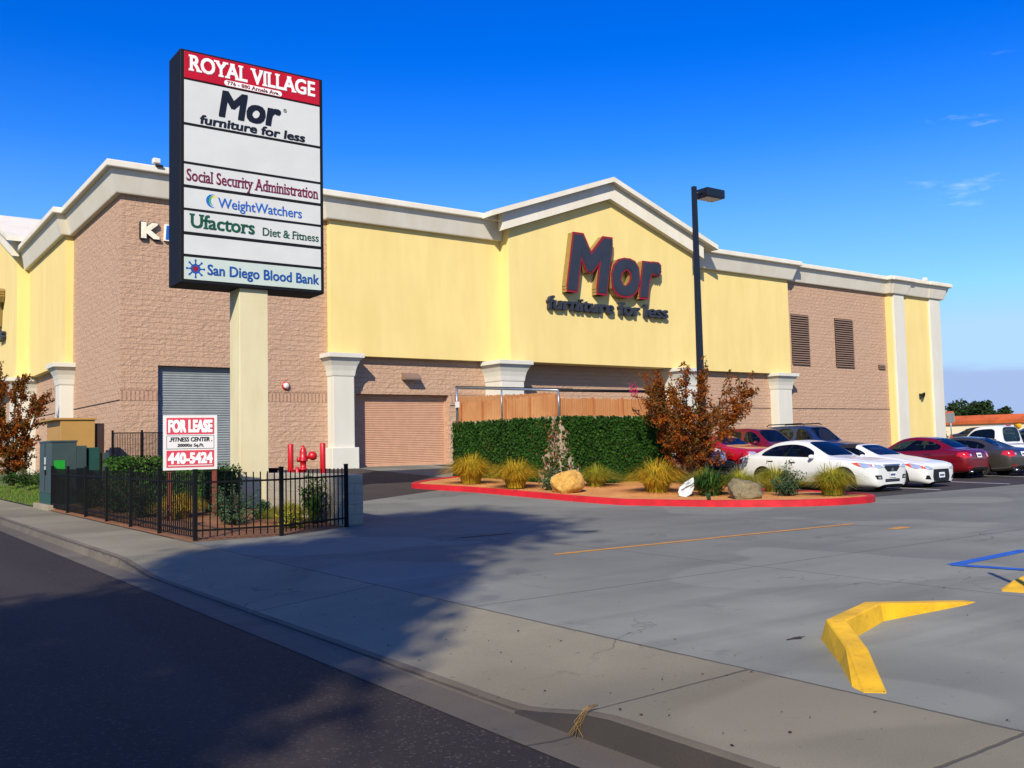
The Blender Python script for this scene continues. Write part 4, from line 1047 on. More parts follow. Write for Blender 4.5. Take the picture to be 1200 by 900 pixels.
SEDAN = lambda L=4.86, W=.915, H=1.47: [(y*L/4.86, zl, zs, zt*H/1.47 if zt > 1.1 else zt, ws*W/.915, wt*W/.915, k) for y, zl, zs, zt, ws, wt, k in [
    (0.00, .22, .66, .70, .60, .46, ''), (.03, .14, .765, .805, .76, .57, ''), (.20, .14, .815, .87, .84, .64, ''), (.60, .15, .85, .915, .89, .67, ''), (1.05, .19, .875, .95, .908, .70, ''), (1.42, .19, .895, .985, .915, .72, ''),
    (1.56, .19, .91, 1.01, .915, .73, 'w'), (1.95, .19, .935, 1.25, .915, .66, 'ws'), (2.32, .19, .95, 1.42, .915, .60, 's'), (2.62, .19, .955, 1.465, .915, .59, 's'), (2.80, .19, .96, 1.47, .915, .585, 's'), (2.87, .19, .96, 1.47, .915, .585, 's'),
    (3.25, .19, .97, 1.45, .915, .57, 's'), (3.52, .19, .98, 1.40, .912, .555, 'rs'), (3.86, .20, .99, 1.26, .905, .57, 'r'), (4.22, .21, .99, 1.09, .89, .62, ''), (4.34, .22, .985, 1.055, .88, .63, ''), (4.62, .24, .96, 1.045, .85, .62, ''), (4.76, .27, .90, .99, .80, .58, ''), (4.84, .33, .78, .84, .70, .48, ''), (4.86, .42, .66, .70, .55, .36, '')]]

def front_sedan(c, pm):
    c.both('headlight', [(.38, .675), (.60, .655), (.80, .69), (.845, .80), (.70, .765), (.50, .735)], M['hl'], 'f', off=.007, cuts=4)
    c.both('indicator', [(.74, .70), (.80, .70), (.835, .785), (.76, .76)], M['amber'], 'f', off=.011)
    for v in 'lr':
        c.patch('headlight', [(.10, .70), (.30, .665), (.66, .80), (.50, .825), (.20, .785)], M['hl'], v, off=.008, cuts=4); c.patch('indicator', [(.38, .70), (.46, .72), (.68, .805), (.52, .822)], M['amber'], v, off=.012)
    g_ = c.patch('grille', [(-.38, .69), (-.22, .56), (.22, .56), (.38, .69), (.32, .725), (-.32, .725)], M['trim'], 'f', off=.008, cuts=4)
    c.patch('grille_bar', [(-.42, .735), (.42, .735), (.38, .755), (-.38, .755)], M['chrome'], 'f', off=.012, parent=g_)
    c.patch('badge', [(.07*math.cos(k*.524), .61+.05*math.sin(k*.524)) for k in range(12)], M['chrome'], 'f', off=.016, parent=g_, cuts=1)
    c.patch('lower_grille', bar(-.34, .34, .28, .36), M['trim'], 'f', off=.007)
    c.patch('lower_grille_bar', bar(-.36, .36, .315, .328), M['chrome'], 'f', off=.012)
    c.both('fog_lamp', [(.46, .36), (.68, .36), (.75, .47), (.50, .47)], M['trim'], 'f', off=.007); c.both('fog_lens', [(.52, .385), (.64, .385), (.66, .43), (.54, .43)], M['hl'], 'f', off=.013)
    plate(c, 'f', .40)

def rear_sedan(c, lit=True):
    c.both('tail_light', [(.46, .76), (.79, .72), (.86, .90), (.60, .945)], M['tail'], 'b', off=.008, cuts=4)
    for v, s_ in (('l', 1), ('r', 1)): c.patch('tail_light', [(c.L-.36, .80), (c.L-.13, .76), (c.L-.12, .92), (c.L-.30, .93)], M['tail'], v, off=.006)
    c.both('reverse_lamp', [(.46, .80), (.56, .79), (.57, .86), (.47, .87)], M['hl'], 'b', off=.013)
    c.patch('boot_seam', bar(-.70, .70, .665, .675), M['trim'], 'b', off=.004, cuts=4)
    c.patch('boot_trim', bar(-.34, .34, .925, .945), M['chrome'], 'b', off=.010)
    c.both('reflector', bar(.50, .70, .40, .435), M['tail'], 'b', off=.006)
    c.patch('bumper_insert', bar(-.52, .52, .27, .33), M['trim'], 'b', off=.006)
    plate(c, 'b', .74)
    b = MB(); b.lathe([(.035, 0), (.045, .02), (.045, .16), (.03, .16)], (.55, c.L/2-.10, .26), (0, 1, 0), 12); c.bld(b, 'exhaust', M['chrome'])

def sedan(label, x, yf, z, pm, rear=False, L=4.86, W=.915, H=1.47, wr=.33, mirror=True, name='parked_car', rimmat=None):
    cy = yf+L/2
    root = thing(name, label, 'car', (x, cy, z), math.pi if rear else 0, 'cars parked in front of the store')
    wh = (.94*L/4.86, 3.72*L/4.86)
    STC = SEDAN(L, W, H); bm = car_shell(STC, wh, L, wr)
    c = Car(root, bm, L, [pm, M['glass'], M['under'], M['glass'], M['glass'], M['cloth']], STC)
    c.wheels(2*W, wh, wr, rimmat=rimmat); front_sedan(c, pm); rear_sedan(c)
    if mirror: c.mirrors(1.92*L/4.86, .985, W*.93, pm)
    for v in 'lr': c.side(v, (1.52, 2.83*L/4.86, 3.55*L/4.86), ((2.62*L/4.86, .82), (3.42*L/4.86, .855)), .30, .90, pm, (1.35, 3.3))
    return c

P_w = paint('pearl_white', '#d2d3ce', 0, .35, .45); P_r = paint('dark_red_metallic', '#750a16', .35, .3); P_b = paint('warm_grey_metallic', '#4b4640', .55, .32)
P_n = paint('navy_metallic', '#1a3058', .3, .3); P_r2 = paint('bright_red', '#a80d14', .1, .3); P_s = paint('silver_white', '#c9cbc9', .2, .3); P_g = paint('slate_blue', '#3b5280', .35, .3); P_k = paint('black_paint', '#0d0f14', .2, .3)

sedan('white four door sedan parked nose out at the end of the red kerbed planter', 23.72, 15.0, 0, P_w)

# white coupe with a black soft top
def coupe(label, x, yf, z, pm):
    L, W = 4.56, .915
    st_ = [(0, .20, .56, .60, .58, .44, ''), (.03, .12, .665, .71, .76, .55, ''), (.20, .12, .71, .77, .85, .63, ''), (.6, .16, .73, .81, .89, .67, ''), (1.05, .16, .80, .895, .915, .72, ''), (1.45, .16, .85, .945, .918, .73, ''),
           (1.60, .16, .865, .965, .918, .73, 'w'), (1.98, .16, .885, 1.14, .918, .66, 'ws'), (2.30, .16, .90, 1.275, .918, .60, 's'), (2.38, .16, .90, 1.30, .918, .595, 'S'), (2.75, .16, .905, 1.33, .918, .58, 'S'), (3.05, .16, .91, 1.30, .918, .57, 'S'), (3.4, .16, .92, 1.18, .916, .58, 'S'),
           (3.72, .17, .93, 1.03, .91, .62, ''), (4.1, .20, .92, 1.0, .89, .62, ''), (4.38, .24, .86, .95, .82, .58, ''), (4.52, .3, .74, .80, .70, .48, ''), (4.56, .40, .62, .66, .52, .36, '')]
    root = thing('parked_car', label, 'car', (x, yf+L/2, z), 0, 'cars parked in front of the store')
    wh = (.90, 3.46); STC = st_; bm = car_shell(st_, wh, L, .335)
    c = Car(root, bm, L, [pm, M['glass'], M['under'], M['glass'], M['glass'], M['cloth']], STC)
    c.wheels(2*W, wh, .335, spokes=7, rimmat=plain('dark_alloy', '#3a3b3f', .35, .1, 5, Metallic=.7))
    c.both('headlight', [(.42, .545), (.62, .53), (.80, .565), (.85, .665), (.70, .655), (.50, .60)], M['hl'], 'f', off=.008, cuts=4)
    c.both('indicator', [(.72, .56), (.80, .57), (.835, .65), (.75, .645)], M['amber'], 'f', off=.012)
    g_ = c.patch('grille', [(-.40, .20), (.40, .20), (.44, .33), (.40, .54), (-.40, .54), (-.44, .33)], M['trim'], 'f', off=.008, cuts=5)
    c.patch('badge', [(-.03, .455), (0, .425), (.03, .455), (0, .485)], M['chrome'], 'f', off=.014, parent=g_, cuts=1)
    for v in 'lr':
        c.patch('headlight', [(.12, .58), (.30, .56), (.62, .70), (.48, .725), (.20, .675)], M['hl'], v, off=.008, cuts=4); c.patch('indicator', [(.38, .60), (.46, .62), (.64, .70), (.50, .72)], M['amber'], v, off=.012)
    c.both('fog_intake', [(.52, .25), (.74, .26), (.72, .37), (.62, .37)], M['trim'], 'f', off=.007)
    plate(c, 'f', .29); c.mirrors(1.95, .93, W*.94, pm)
    c.both('tail_light', [(.40, .68), (.78, .66), (.80, .80), (.45, .83)], M['tail'], 'b', off=.008)
    for v in 'lr': c.side(v, (1.55, 3.0), ((2.82, .80),), .26, .84, pm, (1.3, 3.0))
coupe('white two door convertible with a black grille and closed black soft top', 26.45, 15.15, 0, P_w)
sedan('dark red sedan parked tail out beside the white convertible', 32.05, 16.95, 0, P_r, rear=True, L=4.75, W=.90, H=1.49)
sedan('brownish grey sedan parked tail out at the right edge of the photo', 34.2, 16.5, 0, P_b, rear=True, L=4.85, W=.91, H=1.46)

def suv(label, x, yf, z, pm, L=4.7, W=.93, H=1.78, rack=True, rear=False, slope=.0, kind='SUV', cat='suv', wr=.37, name='parked_suv'):
    k_ = L/4.7; hb = H-1.78
    st_ = [(0, .45, .66, .72, .62, .5, ''), (.04, .34, .80, .88, .80, .64, ''), (.22, .30, .93, 1.0, .88, .70, ''), (.7, .28, .98, 1.06, .92, .73, ''), (1.22, .28, 1.03, 1.11, .93, .74, ''),
           (1.36, .28, 1.045, 1.14, .93, .75, 'w'), (1.66, .28, 1.06, 1.42+hb*.6, .93, .71, 'ws'), (1.95, .28, 1.07, 1.68+hb, .93, .665, 's'), (2.2, .28, 1.07, 1.755+hb, .93, .655, 's'), (2.48, .28, 1.07, 1.775+hb, .93, .65, ''), (2.58, .28, 1.07, 1.78+hb, .93, .65, 's'),
           (3.1, .28, 1.075, 1.78+hb, .93, .65, 's'), (3.42, .28, 1.08, 1.775+hb, .93, .65, ''), (3.54, .28, 1.08, 1.77+hb, .93, .65, 's'), (4.1, .29, 1.08, 1.745+hb-slope*.4, .925, .64, 's'), (4.36, .30, 1.08, 1.70+hb-slope, .92, .625, 'r'), (4.56, .31, 1.07, 1.30-slope*.2, .91, .68, ''), (4.62, .33, 1.0, 1.08, .90, .70, ''), (4.67, .38, .85, .90, .85, .66, ''), (4.70, .48, .68, .72, .70, .5, '')]
    st_ = [(a*k_, *r) for a, *r in st_]
    root = thing(name, label, cat, (x, yf+L/2, z), math.pi if rear else 0, 'cars parked in front of the store')
    wh = (.92*k_, 3.66*k_); STC = st_; bm = car_shell(st_, wh, L, wr)
    c = Car(root, bm, L, [pm, M['glass'], M['under'], M['glass'], M['glass'], M['cloth']], STC)
    c.wheels(2*W, wh, wr, w=.24)
    c.both('headlight', [(.50, .76), (.84, .76), (.88, .92), (.54, .90)], M['hl'], 'f', off=.008)
    c.patch('grille', bar(-.45, .45, .70, .90), M['trim'], 'f', off=.008); c.patch('grille_bar', bar(-.45, .45, .785, .81), M['chrome'], 'f', off=.014)
    c.patch('lower_grille', bar(-.5, .5, .44, .58), M['trim'], 'f'); plate(c, 'f', .60)
    c.both('tail_light', [(.68, .92), (.88, .92), (.86, 1.3), (.72, 1.3)], M['tail'], 'b', off=.008); plate(c, 'b', .82)
    c.mirrors(1.72*k_, 1.13, W*.94, pm)
    for v in 'lr': c.side(v, (1.36*k_, 2.5*k_, 3.45*k_), ((2.3*k_, .95), (3.25*k_, .96)), .36, 1.02, pm, (1.4, 3.2))
    if rack:
        for sg in (-1, 1):
            b = MB(); b.tube([(sg*.58, 2.2*k_-L/2, H+.0), (sg*.58, 2.3*k_-L/2, H+.055), (sg*.57, 4.0*k_-L/2, H+.045), (sg*.57, 4.1*k_-L/2, H-.03)], .022, 6); c.bld(b, 'roof_rail', M['trim'])
    return c
suv('dark navy SUV with roof rails parked in the second row before the block wall', 32.9, 22.1, g(24.5), P_n)
suv('dark red SUV with a blue tinted windshield behind the white sedan roof', 28.75, 21.4, g(24), paint('maroon', '#6b0d12', .2, .3), H=1.70, rack=False, slope=.1, L=4.5)
o = suv('bright red hatchback squeezed between the silver pickup and the white sedan', 25.35, 20.55, g(22.5), P_r2, H=1.50, L=4.3, W=.9, rack=False, slope=.14, cat='car', wr=.31, name='parked_car')
suv('slate blue SUV partly hidden behind the white pickup at the right edge', 40.2, 16.4, 0, P_g, H=1.85, rear=True)
sedan('small black car far away below the pale building', 63, 30.4, g(32), P_k, L=4.6, W=.9)

def pickup(label, x, yf, z, pm, rear=False):
    L, W, H = 5.5, .98, 1.86
    st_ = [(0, .50, .70, .76, .76, .6, ''), (.04, .40, .88, .98, .88, .7, ''), (.2, .36, 1.0, 1.07, .94, .74, ''), (.8, .34, 1.05, 1.12, .97, .77, ''), (1.42, .34, 1.08, 1.16, .98, .79, ''),
           (1.56, .34, 1.09, 1.19, .98, .79, 'w'), (1.82, .34, 1.10, 1.47, .98, .75, 'ws'), (2.08, .34, 1.10, 1.77, .98, .70, 's'), (2.3, .34, 1.10, 1.84, .98, .69, 's'), (2.75, .34, 1.10, 1.86, .98, .685, 's'), (2.98, .34, 1.10, 1.855, .98, .68, ''), (3.14, .34, 1.10, 1.80, .98, .68, 'r'),
           (3.24, .34, 1.10, 1.22, .98, .76, ''), (3.28, .34, 1.10, 1.15, .98, .80, 'b'), (3.6, .35, 1.10, 1.14, .98, .80, 'b'), (4.6, .38, 1.10, 1.14, .98, .80, 'b'), (5.34, .42, 1.10, 1.14, .975, .80, ''), (5.44, .46, 1.05, 1.09, .96, .80, ''), (5.5, .52, .92, .95, .92, .7, '')]
    root = thing('parked_pickup', label, 'pickup truck', (x, yf+L/2, z), math.pi if rear else 0, 'cars parked in front of the store')
    wh = (.95, 4.35); STC = st_; bm = car_shell(st_, wh, L, .38)
    c = Car(root, bm, L, [pm, M['glass'], M['under'], M['glass'], M['glass'], M['cloth']], STC); c.wheels(2*W, wh, .38, w=.25)
    c.both('headlight', [(.56, .76), (.90, .76), (.92, .98), (.58, .97)], M['hl'], 'f', off=.008)
    g_ = c.patch('grille', bar(-.52, .52, .70, .97), M['trim'], 'f', off=.008, cuts=4)
    for q in range(3): c.patch('grille_bar', bar(-.52, .52, .735+.085*q, .765+.085*q), M['chrome'], 'f', off=.016, parent=g_)
    b = MB(); b.box(-.93, .93, -L/2-.10, -L/2+.12, .42, .66, .04); c.bld(b, 'front_bumper', M['trim'])
    b = MB(); b.box(-.93, .93, L/2-.10, L/2+.10, .48, .68, .04); c.bld(b, 'rear_bumper', M['chrome'])
    plate(c, 'f', .50); c.both('tail_light', [(.80, .76), (.93, .76), (.93, 1.05), (.82, 1.05)], M['tail'], 'b', off=.008)
    c.patch('tailgate_seam', bar(-.78, .78, .70, .712), M['trim'], 'b', off=.004)
    b = MB(); b.box(-.14, .14, 3.08-L/2, 3.13-L/2, 1.83, 1.875, .008); c.bld(b, 'brake_light', M['tail'])
    c.mirrors(1.9, 1.2, W*.95, M['trim'])
    for v in 'lr': c.side(v, (1.62, 3.02, 3.26), ((2.85, 1.0),), .42, 1.04, pm)
pickup('silver white pickup with a chrome barred grille behind the rust red tree', 22.75, 20.75, g(22), P_s)
pickup('white pickup parked tail out at the right edge with a red cab light', 36.55, 15.75, 0, P_w, rear=True)
# ------------------------------------------------------------------ plants
def leafquad(b, c, n, s, asp, rr, mi=0):
    n = Vector(n); n = n.normalized() if n.length > 1e-6 else Vector((0, 0, 1))
    a = n.orthogonal().normalized(); a = Quaternion(n, rr.uniform(0, 6.283)) @ a; t = n.cross(a)
    c = Vector(c); L = s*.5; w = s*.5*asp
    v = [b.verts.new(c+a*L), b.verts.new(c+t*w+n*s*.08), b.verts.new(c-a*L), b.verts.new(c-t*w+n*s*.08)]
    f = b.faces.new(v); f.material_index = mi
def rdir(rr):
    while True:
        v = Vector((rr.uniform(-1, 1), rr.uniform(-1, 1), rr.uniform(-1, 1)))
        if .05 < v.length < 1: return v.normalized()
M['ivy'] = leafmat('ivy_leaves', ['#18340c', '#22460f', '#2e5614', '#132a09', '#3d641b'], .25)
M['ivyred'] = leafmat('ivy_red_leaves', ['#6a3420', '#7c4c2c', '#8a6238', '#4f3a1c', '#3d5a1c'], .25)
M['rust'] = leafmat('rust_leaves', ['#884412', '#9e5414', '#713a10', '#b36a1e', '#62300f', '#944e14'], .4)
M['rustg'] = leafmat('rust_green_leaves', ['#5a3012', '#6e4016', '#4a4a18', '#8a4c18', '#3c4c18'], .35)
M['gold'] = leafmat('golden_grass', ['#e0b02a', '#a89a26', '#f0c63c', '#7f8a22', '#e6b432', '#cca428', '#687c1c', '#d68a28'], .35)
M['gold2'] = leafmat('green_gold_grass', ['#8a9428', '#b4a234', '#64801f', '#cdb03a', '#74882a'], .35)
M['strap'] = leafmat('strap_leaves', ['#26481a', '#345c20', '#1e3d14', '#4c6c28'], .25)
M['sage'] = leafmat('grey_green_leaves', ['#3d5a3a', '#2f4d33', '#56704a', '#274329'], .3)
M['shrub'] = leafmat('shrub_leaves', ['#1f3d14', '#2b5018', '#17310f', '#3d6422'], .25)
M['hedge'] = leafmat('hedge_leaves', ['#27480f', '#39601a', '#1c390d', '#4d7522'], .25)
M['tree'] = leafmat('tree_leaves', ['#22361a', '#2d4420', '#1a2b14', '#3a5028'], .25)
M['bark'] = plain('bark', '#5b4636', .9, .3, 12, .4)
M['wisp'] = leafmat('dry_blades', ['#94763f', '#7d6034', '#a88a50'], .3)

# ivy
def ivy(faces, label):
    rr = random.Random(11); o = thing('ivy', label, 'ivy', (WX, WY0, .2)); b = MB(); r_ = MB(); tw = MB()
    # west side, then south side; the block shows through near the corner
    def cover(s, z):     # s runs along the wall from the far end (negative = west side)
        e = math.sin(s*2.3+z*1.7)*.25+math.sin(s*5.1-z*3.3)*.18+math.sin(s*9.7+z*6.1)*.12
        k = max(0, 1-z/2.15)
        sl = -.45-.55*k+e*.4; sr = -.12+1.0*k**.8+e*.45
        if sl < s < sr: return rr.random() < .16
        if s < 0: return z > .05+max(0, .28*math.sin(s*1.7))+e*.1
        return z > -.1+max(0, .55-.3*(s-.7))*.6+e*.3
    def at(s, z, d):
        return (WX-d, WY0-s, .2+z) if s < 0 else (WX+s, WY0-d, .2+z)
    for _ in range(5200):
        s = rr.uniform(-(WY1-WY0), 5.0); z = rr.uniform(0, 2.08)
        if cover(s, z): leafquad(b.b, at(s, z, .006+.012*rr.random()), (Vector((-1, 0, 0)) if s < 0 else Vector((0, -1, 0)))+rdir(rr)*.12, rr.uniform(.13, .18), .95, rr)
    n = 0
    while n < 15000:
        s = rr.uniform(-(WY1-WY0), 5.0); z = rr.uniform(0, 2.10)
        if not cover(s, z): continue
        nrm = Vector((-1, 0, .25)) if s < 0 else Vector((0, -1, .25))
        bulge = .05+.10*(.5+.5*math.sin(s*3+z*2.2)*math.sin(z*3.1+s*1.3))
        z2 = z if z < 2.05 else z+rr.uniform(0, .05)
        leafquad(b.b, at(s, z2, rr.uniform(.01, bulge)), nrm+rdir(rr)*.75, rr.uniform(.05, .095), rr.uniform(.7, .95), rr); n += 1
    for _ in range(420):
        s = rr.gauss(-.35, .5); z = rr.uniform(.1, 2.0)
        if rr.random() < .12: s, z = rr.gauss(-3.6, .15), rr.gauss(1.35, .12)
        if rr.random() < .10: s, z = rr.gauss(-5.4, .15), rr.gauss(2.0, .12)
        nrm = Vector((-1, 0, .2)) if s < 0 else Vector((0, -1, .2))
        leafquad(r_.b, at(s, z, rr.uniform(.01, .05)), nrm+rdir(rr)*.6, rr.uniform(.06, .10), .8, rr)
    for k in range(11):
        s = rr.gauss(-.3, .6); p = [at(s, 0, .012)]; z = 0
        while z < 2.1:
            z += .22; s2 = s+rr.uniform(-.12, .12)
            if (s2 < 0) != (s < 0): s2 = s
            s = s2; p.append(at(s, z, .014))
        tw.tube(p, .006, 4)
    b.build('foliage', M['ivy'], o, fixn=False); q = r_.build('red_foliage', M['ivyred'], o, fixn=False); q['label'] = 'reddish and tan dying ivy leaves'
    tw.build('stems', M['bark'], o)
ivy(0, 'dark green ivy climbing the planter wall with a bare reddish gap at its corner')

def grass_clump(n, r, h, mat, seed, width=.010, arch=1.0, name='blades'):
    rr = random.Random(seed); b = MB()
    for k in range(n):
        a = rr.uniform(0, 6.283); br = rr.random()**.6*.26*r/.9; lean = rr.random()**.5; hh = h*rr.uniform(.55, 1.05)*(1-.22*lean); out = r*lean*arch
        base = Vector((br*math.cos(a), br*math.sin(a), -.02)); side = Vector((-math.sin(a), math.cos(a), 0))*width
        pr = None; tw = rr.uniform(-.3, .3)
        for i in range(6):
            t = i/5; p = base+Vector((math.cos(a+tw*t)*out*t**1.7, math.sin(a+tw*t)*out*t**1.7, hh*(1-(1-t)**1.6)-.62*hh*lean*t**2.8)); w = side*(1-t*.9)
            q = (b.b.verts.new(p-w), b.b.verts.new(p+w))
            if pr: b.b.faces.new((pr[0], pr[1], q[1], q[0]))
            pr = q
    return b
def sz(x, y): return g(y)+.17
protos = {}
def clump(x, y, kind, sc, rz, label, name='grass_clump', group=None, z=None):
    mats = {'gold': ('gold', 1700, .80, .92, .007, 1.0), 'gg': ('gold2', 1700, .80, .86, .007, 1.0), 'strap': ('strap', 420, .85, .78, .017, .95)}
    mk, n, r, h, w, ar = mats[kind]; z = sz(x, y) if z is None else z
    o = bpy.data.objects.new(name, None); COL.objects.link(o); o.location = (x, y, z); o.rotation_euler = (0, 0, rz); o.scale = (sc, sc, sc)
    tag(o, label, 'grass' if kind != 'strap' else 'plant', group)
    if kind not in protos:
        ROOT[o.name] = Matrix(); protos[kind] = grass_clump(n, r, h, M[mk], hash(kind) % 97 if False else len(protos)+3, w, ar).build('blades', M[mk], o, fixn=False)
        th = grass_clump(90, r*.5, h*.35, None, 77+len(protos), w*1.4, 1.2).build('dry_base', M['wisp'], o, fixn=False); protos[kind+'b'] = th
    else:
        for q in (protos[kind], protos[kind+'b']):
            c = q.copy(); COL.objects.link(c); c.parent = o
    return o
GR = 'ornamental grass clumps in the gravel planter'
clump(15.4, 23.4, 'gold', 1.2, 0, 'golden grass clump at the left end of the planter before the ivy', group=GR)
clump(15.5, 21.3, 'gold', 1.1, 1.1, 'golden grass clump second from the left end of the planter', group=GR)
clump(17.5, 20.2, 'gg', .95, .4, 'low green grass clump to the right of the tan boulder', group=GR)
clump(17.4, 17.7, 'gold', 1.2, 2.3, 'tall golden grass clump beside the white leaf shaped marker', group=GR)
clump(19.0, 17.6, 'gg', .85, 4.0, 'small green grass tuft between the golden clump and the strap leaved clump', group=GR)
clump(18.35, 15.75, 'gg', .95, 3.3, 'yellow green grass clump behind the grey boulder', group=GR)
clump(20.05, 16.05, 'gg', 1.05, 5.1, 'green gold grass clump in front of the rear wheel of the white sedan', group=GR)
clump(19.55, 13.95, 'gg', 1.08, 2.9, 'golden green grass clump at the right tip of the red kerb', group=GR)
clump(17.75, 16.2, 'strap', 1.15, .2, 'broad dark green strap leaved clump below the rust red tree', name='strap_plant')

def shrub(x, y, z, r, h, mat, n, ls, label, seed, name='shrub', up=.5, cat='shrub', group=None, asp=.45):
    rr = random.Random(seed); o = thing(name, label, cat, (x, y, z), 0, group); b = MB(); s = MB()
    nb = max(8, int(26*r/.4))
    for k in range(nb):
        d = rdir(rr); d.z = abs(d.z)*1.0+up*.4; d.normalize(); L = rr.uniform(.6, 1.08)
        tip = Vector((x+d.x*r*L, y+d.y*r*L, z+.03+d.z*h*L)); base = Vector((x+d.x*r*.1, y+d.y*r*.1, z-.02))
        s.tube([base, base.lerp(tip, .5)+Vector((0, 0, .03)), tip], [.010, .007, .003], 4)
        m_ = n//nb
        for q in range(m_):
            t = rr.uniform(.25, 1.05); p = base.lerp(tip, t)+rdir(rr)*(.11*r/.4)*(1.15-t*.4)*rr.random()**.5
            if p.z < z: p.z = z+.01
            leafquad(b.b, p, rdir(rr)*.9+d*.5+Vector((0, 0, .4)), ls*rr.uniform(.6, 1.2), asp, rr)
    b.build('foliage', mat, o, fixn=False); s.build('stems', M['bark'], o)
    return o
shrub(18.7, 14.55, sz(0, 14.6), .48, .72, M['sage'], 1500, .075, 'grey green shrub between the grey boulder and the golden clump on the right', 3)
shrub(15.95, 20.1, sz(0, 20.1), .55, .55, M['sage'], 1300, .085, 'bluish green shrub tucked behind the tan boulder', 4)
shrub(18.9, 21.1, sz(0, 21.1), .45, .4, M['shrub'], 900, .07, 'dark low shrub at the foot of the ivy right of the bare corner', 5)
shrub(20.3, 20.7, sz(0, 20.6), .5, .65, M['rustg'], 1000, .08, 'brownish green shrub at the right end of the ivy wall', 6)
o = shrub(16.42, 15.05, sz(0, 15)-.02, .16, .16, M['sage'], 160, .05, 'tiny green plant beside the grey boulder at the kerb', 8)

# boulders
def boulder(x, y, rx, ry, h, mat, seed, label, dz=0):
    rr = random.Random(seed); b = bmesh.new(); bmesh.ops.create_icosphere(b, subdivisions=4, radius=1)
    from mathutils import noise
    pl_ = [(rdir(rr), rr.uniform(.62, .92)) for _ in range(16)]
    for v in b.verts:
        d = v.co.normalized(); r = 1.0
        for n_, k in pl_:
            q = d.dot(n_)
            if q > 1e-3: r = min(r, k/q)
        r *= 1+.10*noise.noise(d*2.3+Vector((seed, 0, 0)))+.04*noise.noise(d*7+Vector((0, seed, 0)))+.018*noise.noise(d*18)
        v.co = Vector((x+d.x*r*rx, y+d.y*r*ry, sz(x, y)+dz+d.z*r*h*.62+h*.3))
    for f in b.faces: f.smooth = True
    m_ = MB(); m_.b.free(); m_.b = b; o = m_.build('boulder', mat); tag(o, label, 'boulder'); return o
def rock(name, c1, c2, c3):
    t = NT(name); p = t.pos(); f = t.rng(t.noise(p, 3.2, 7, .65), .36, .64); h = t.noise(p, 14, 6, .7); v = t.n('ShaderNodeTexVoronoi'); v.feature = 'DISTANCE_TO_EDGE'; v.inputs['Scale'].default_value = 2.6
    t.l(t.n('ShaderNodeVectorMath', operation='ADD').outputs[0], v.inputs['Vector']); vm = v.inputs['Vector'].links[0].from_node; t.l(t.scale(p, (1, 1, 1.4)), vm.inputs[0]); nzz = t.n('ShaderNodeTexNoise'); nzz.inputs['Scale'].default_value = 3; t.l(p, nzz.inputs['Vector']); t.l(nzz.outputs['Color'], vm.inputs[1]); cr_ = t.rng(v.outputs['Distance'], 0, .02, .6, 0)
    c0 = t.mix(f, lin(c1), lin(c2)); c0 = t.mix(t.rng(t.noise(p, 9, 4), .58, .7), c0, lin(c3)); c0 = t.mix(t.math('MULTIPLY', cr_, .45), c0, (.03, .022, .014, 1))
    return t.done(c0, .92, t.bump(t.math('MULTIPLY_ADD', cr_, -.6, h), .8, .03))
boulder(15.78, 19.35, .50, .42, .66, rock('tan_rock', '#b08438', '#c79d50', '#8a6230'), 3, 'tan angular boulder behind the red kerb left of centre')
boulder(17.45, 14.85, .52, .42, .54, rock('grey_rock', '#6f6446', '#84785a', '#5a4d38'), 7, 'grey green boulder behind the red kerb near the white sedan')
boulder(17.3, 21.75-.5, .13, .1, .16, rock('pale_rock', '#c0b49c', '#a89c86', '#8f8370'), 5, 'small pale rock at the foot of the bare wall corner')
# white leaf shaped marker
t_ = plain('white_enamel', '#cfd6d8', .4, .1, 6)
o = thing('leaf_marker', 'white leaf shaped marker stuck in the gravel beside the golden clump', 'garden marker', (17.05, 16.35, sz(0, 16.3)))
P0 = Vector((17.05, 16.35, sz(0, 16.3)-.02)); ax = Vector((.8, -.6, 0)); nx = Vector((.6, .8, 0)); b = MB()
prof = [(-.16, .02), (-.19, .12), (-.15, .24), (-.04, .34), (.10, .42), (.19, .47), (.20, .36), (.19, .2), (.13, .07), (0, 0)]
b.prism([P0+ax*u+Vector((0, 0, v)) for u, v in prof][::-1], nx*.05); b.build('leaf_plate', t_, o)
b = MB(); b.prism([P0-nx*.004+ax*u+Vector((0, 0, v)) for u, v in ((-.13, .17), (-.02, .23), (.12, .30), (.12, .285), (-.02, .21), (-.12, .15))], nx*-.004); b.build('slit', M['dark'], o)

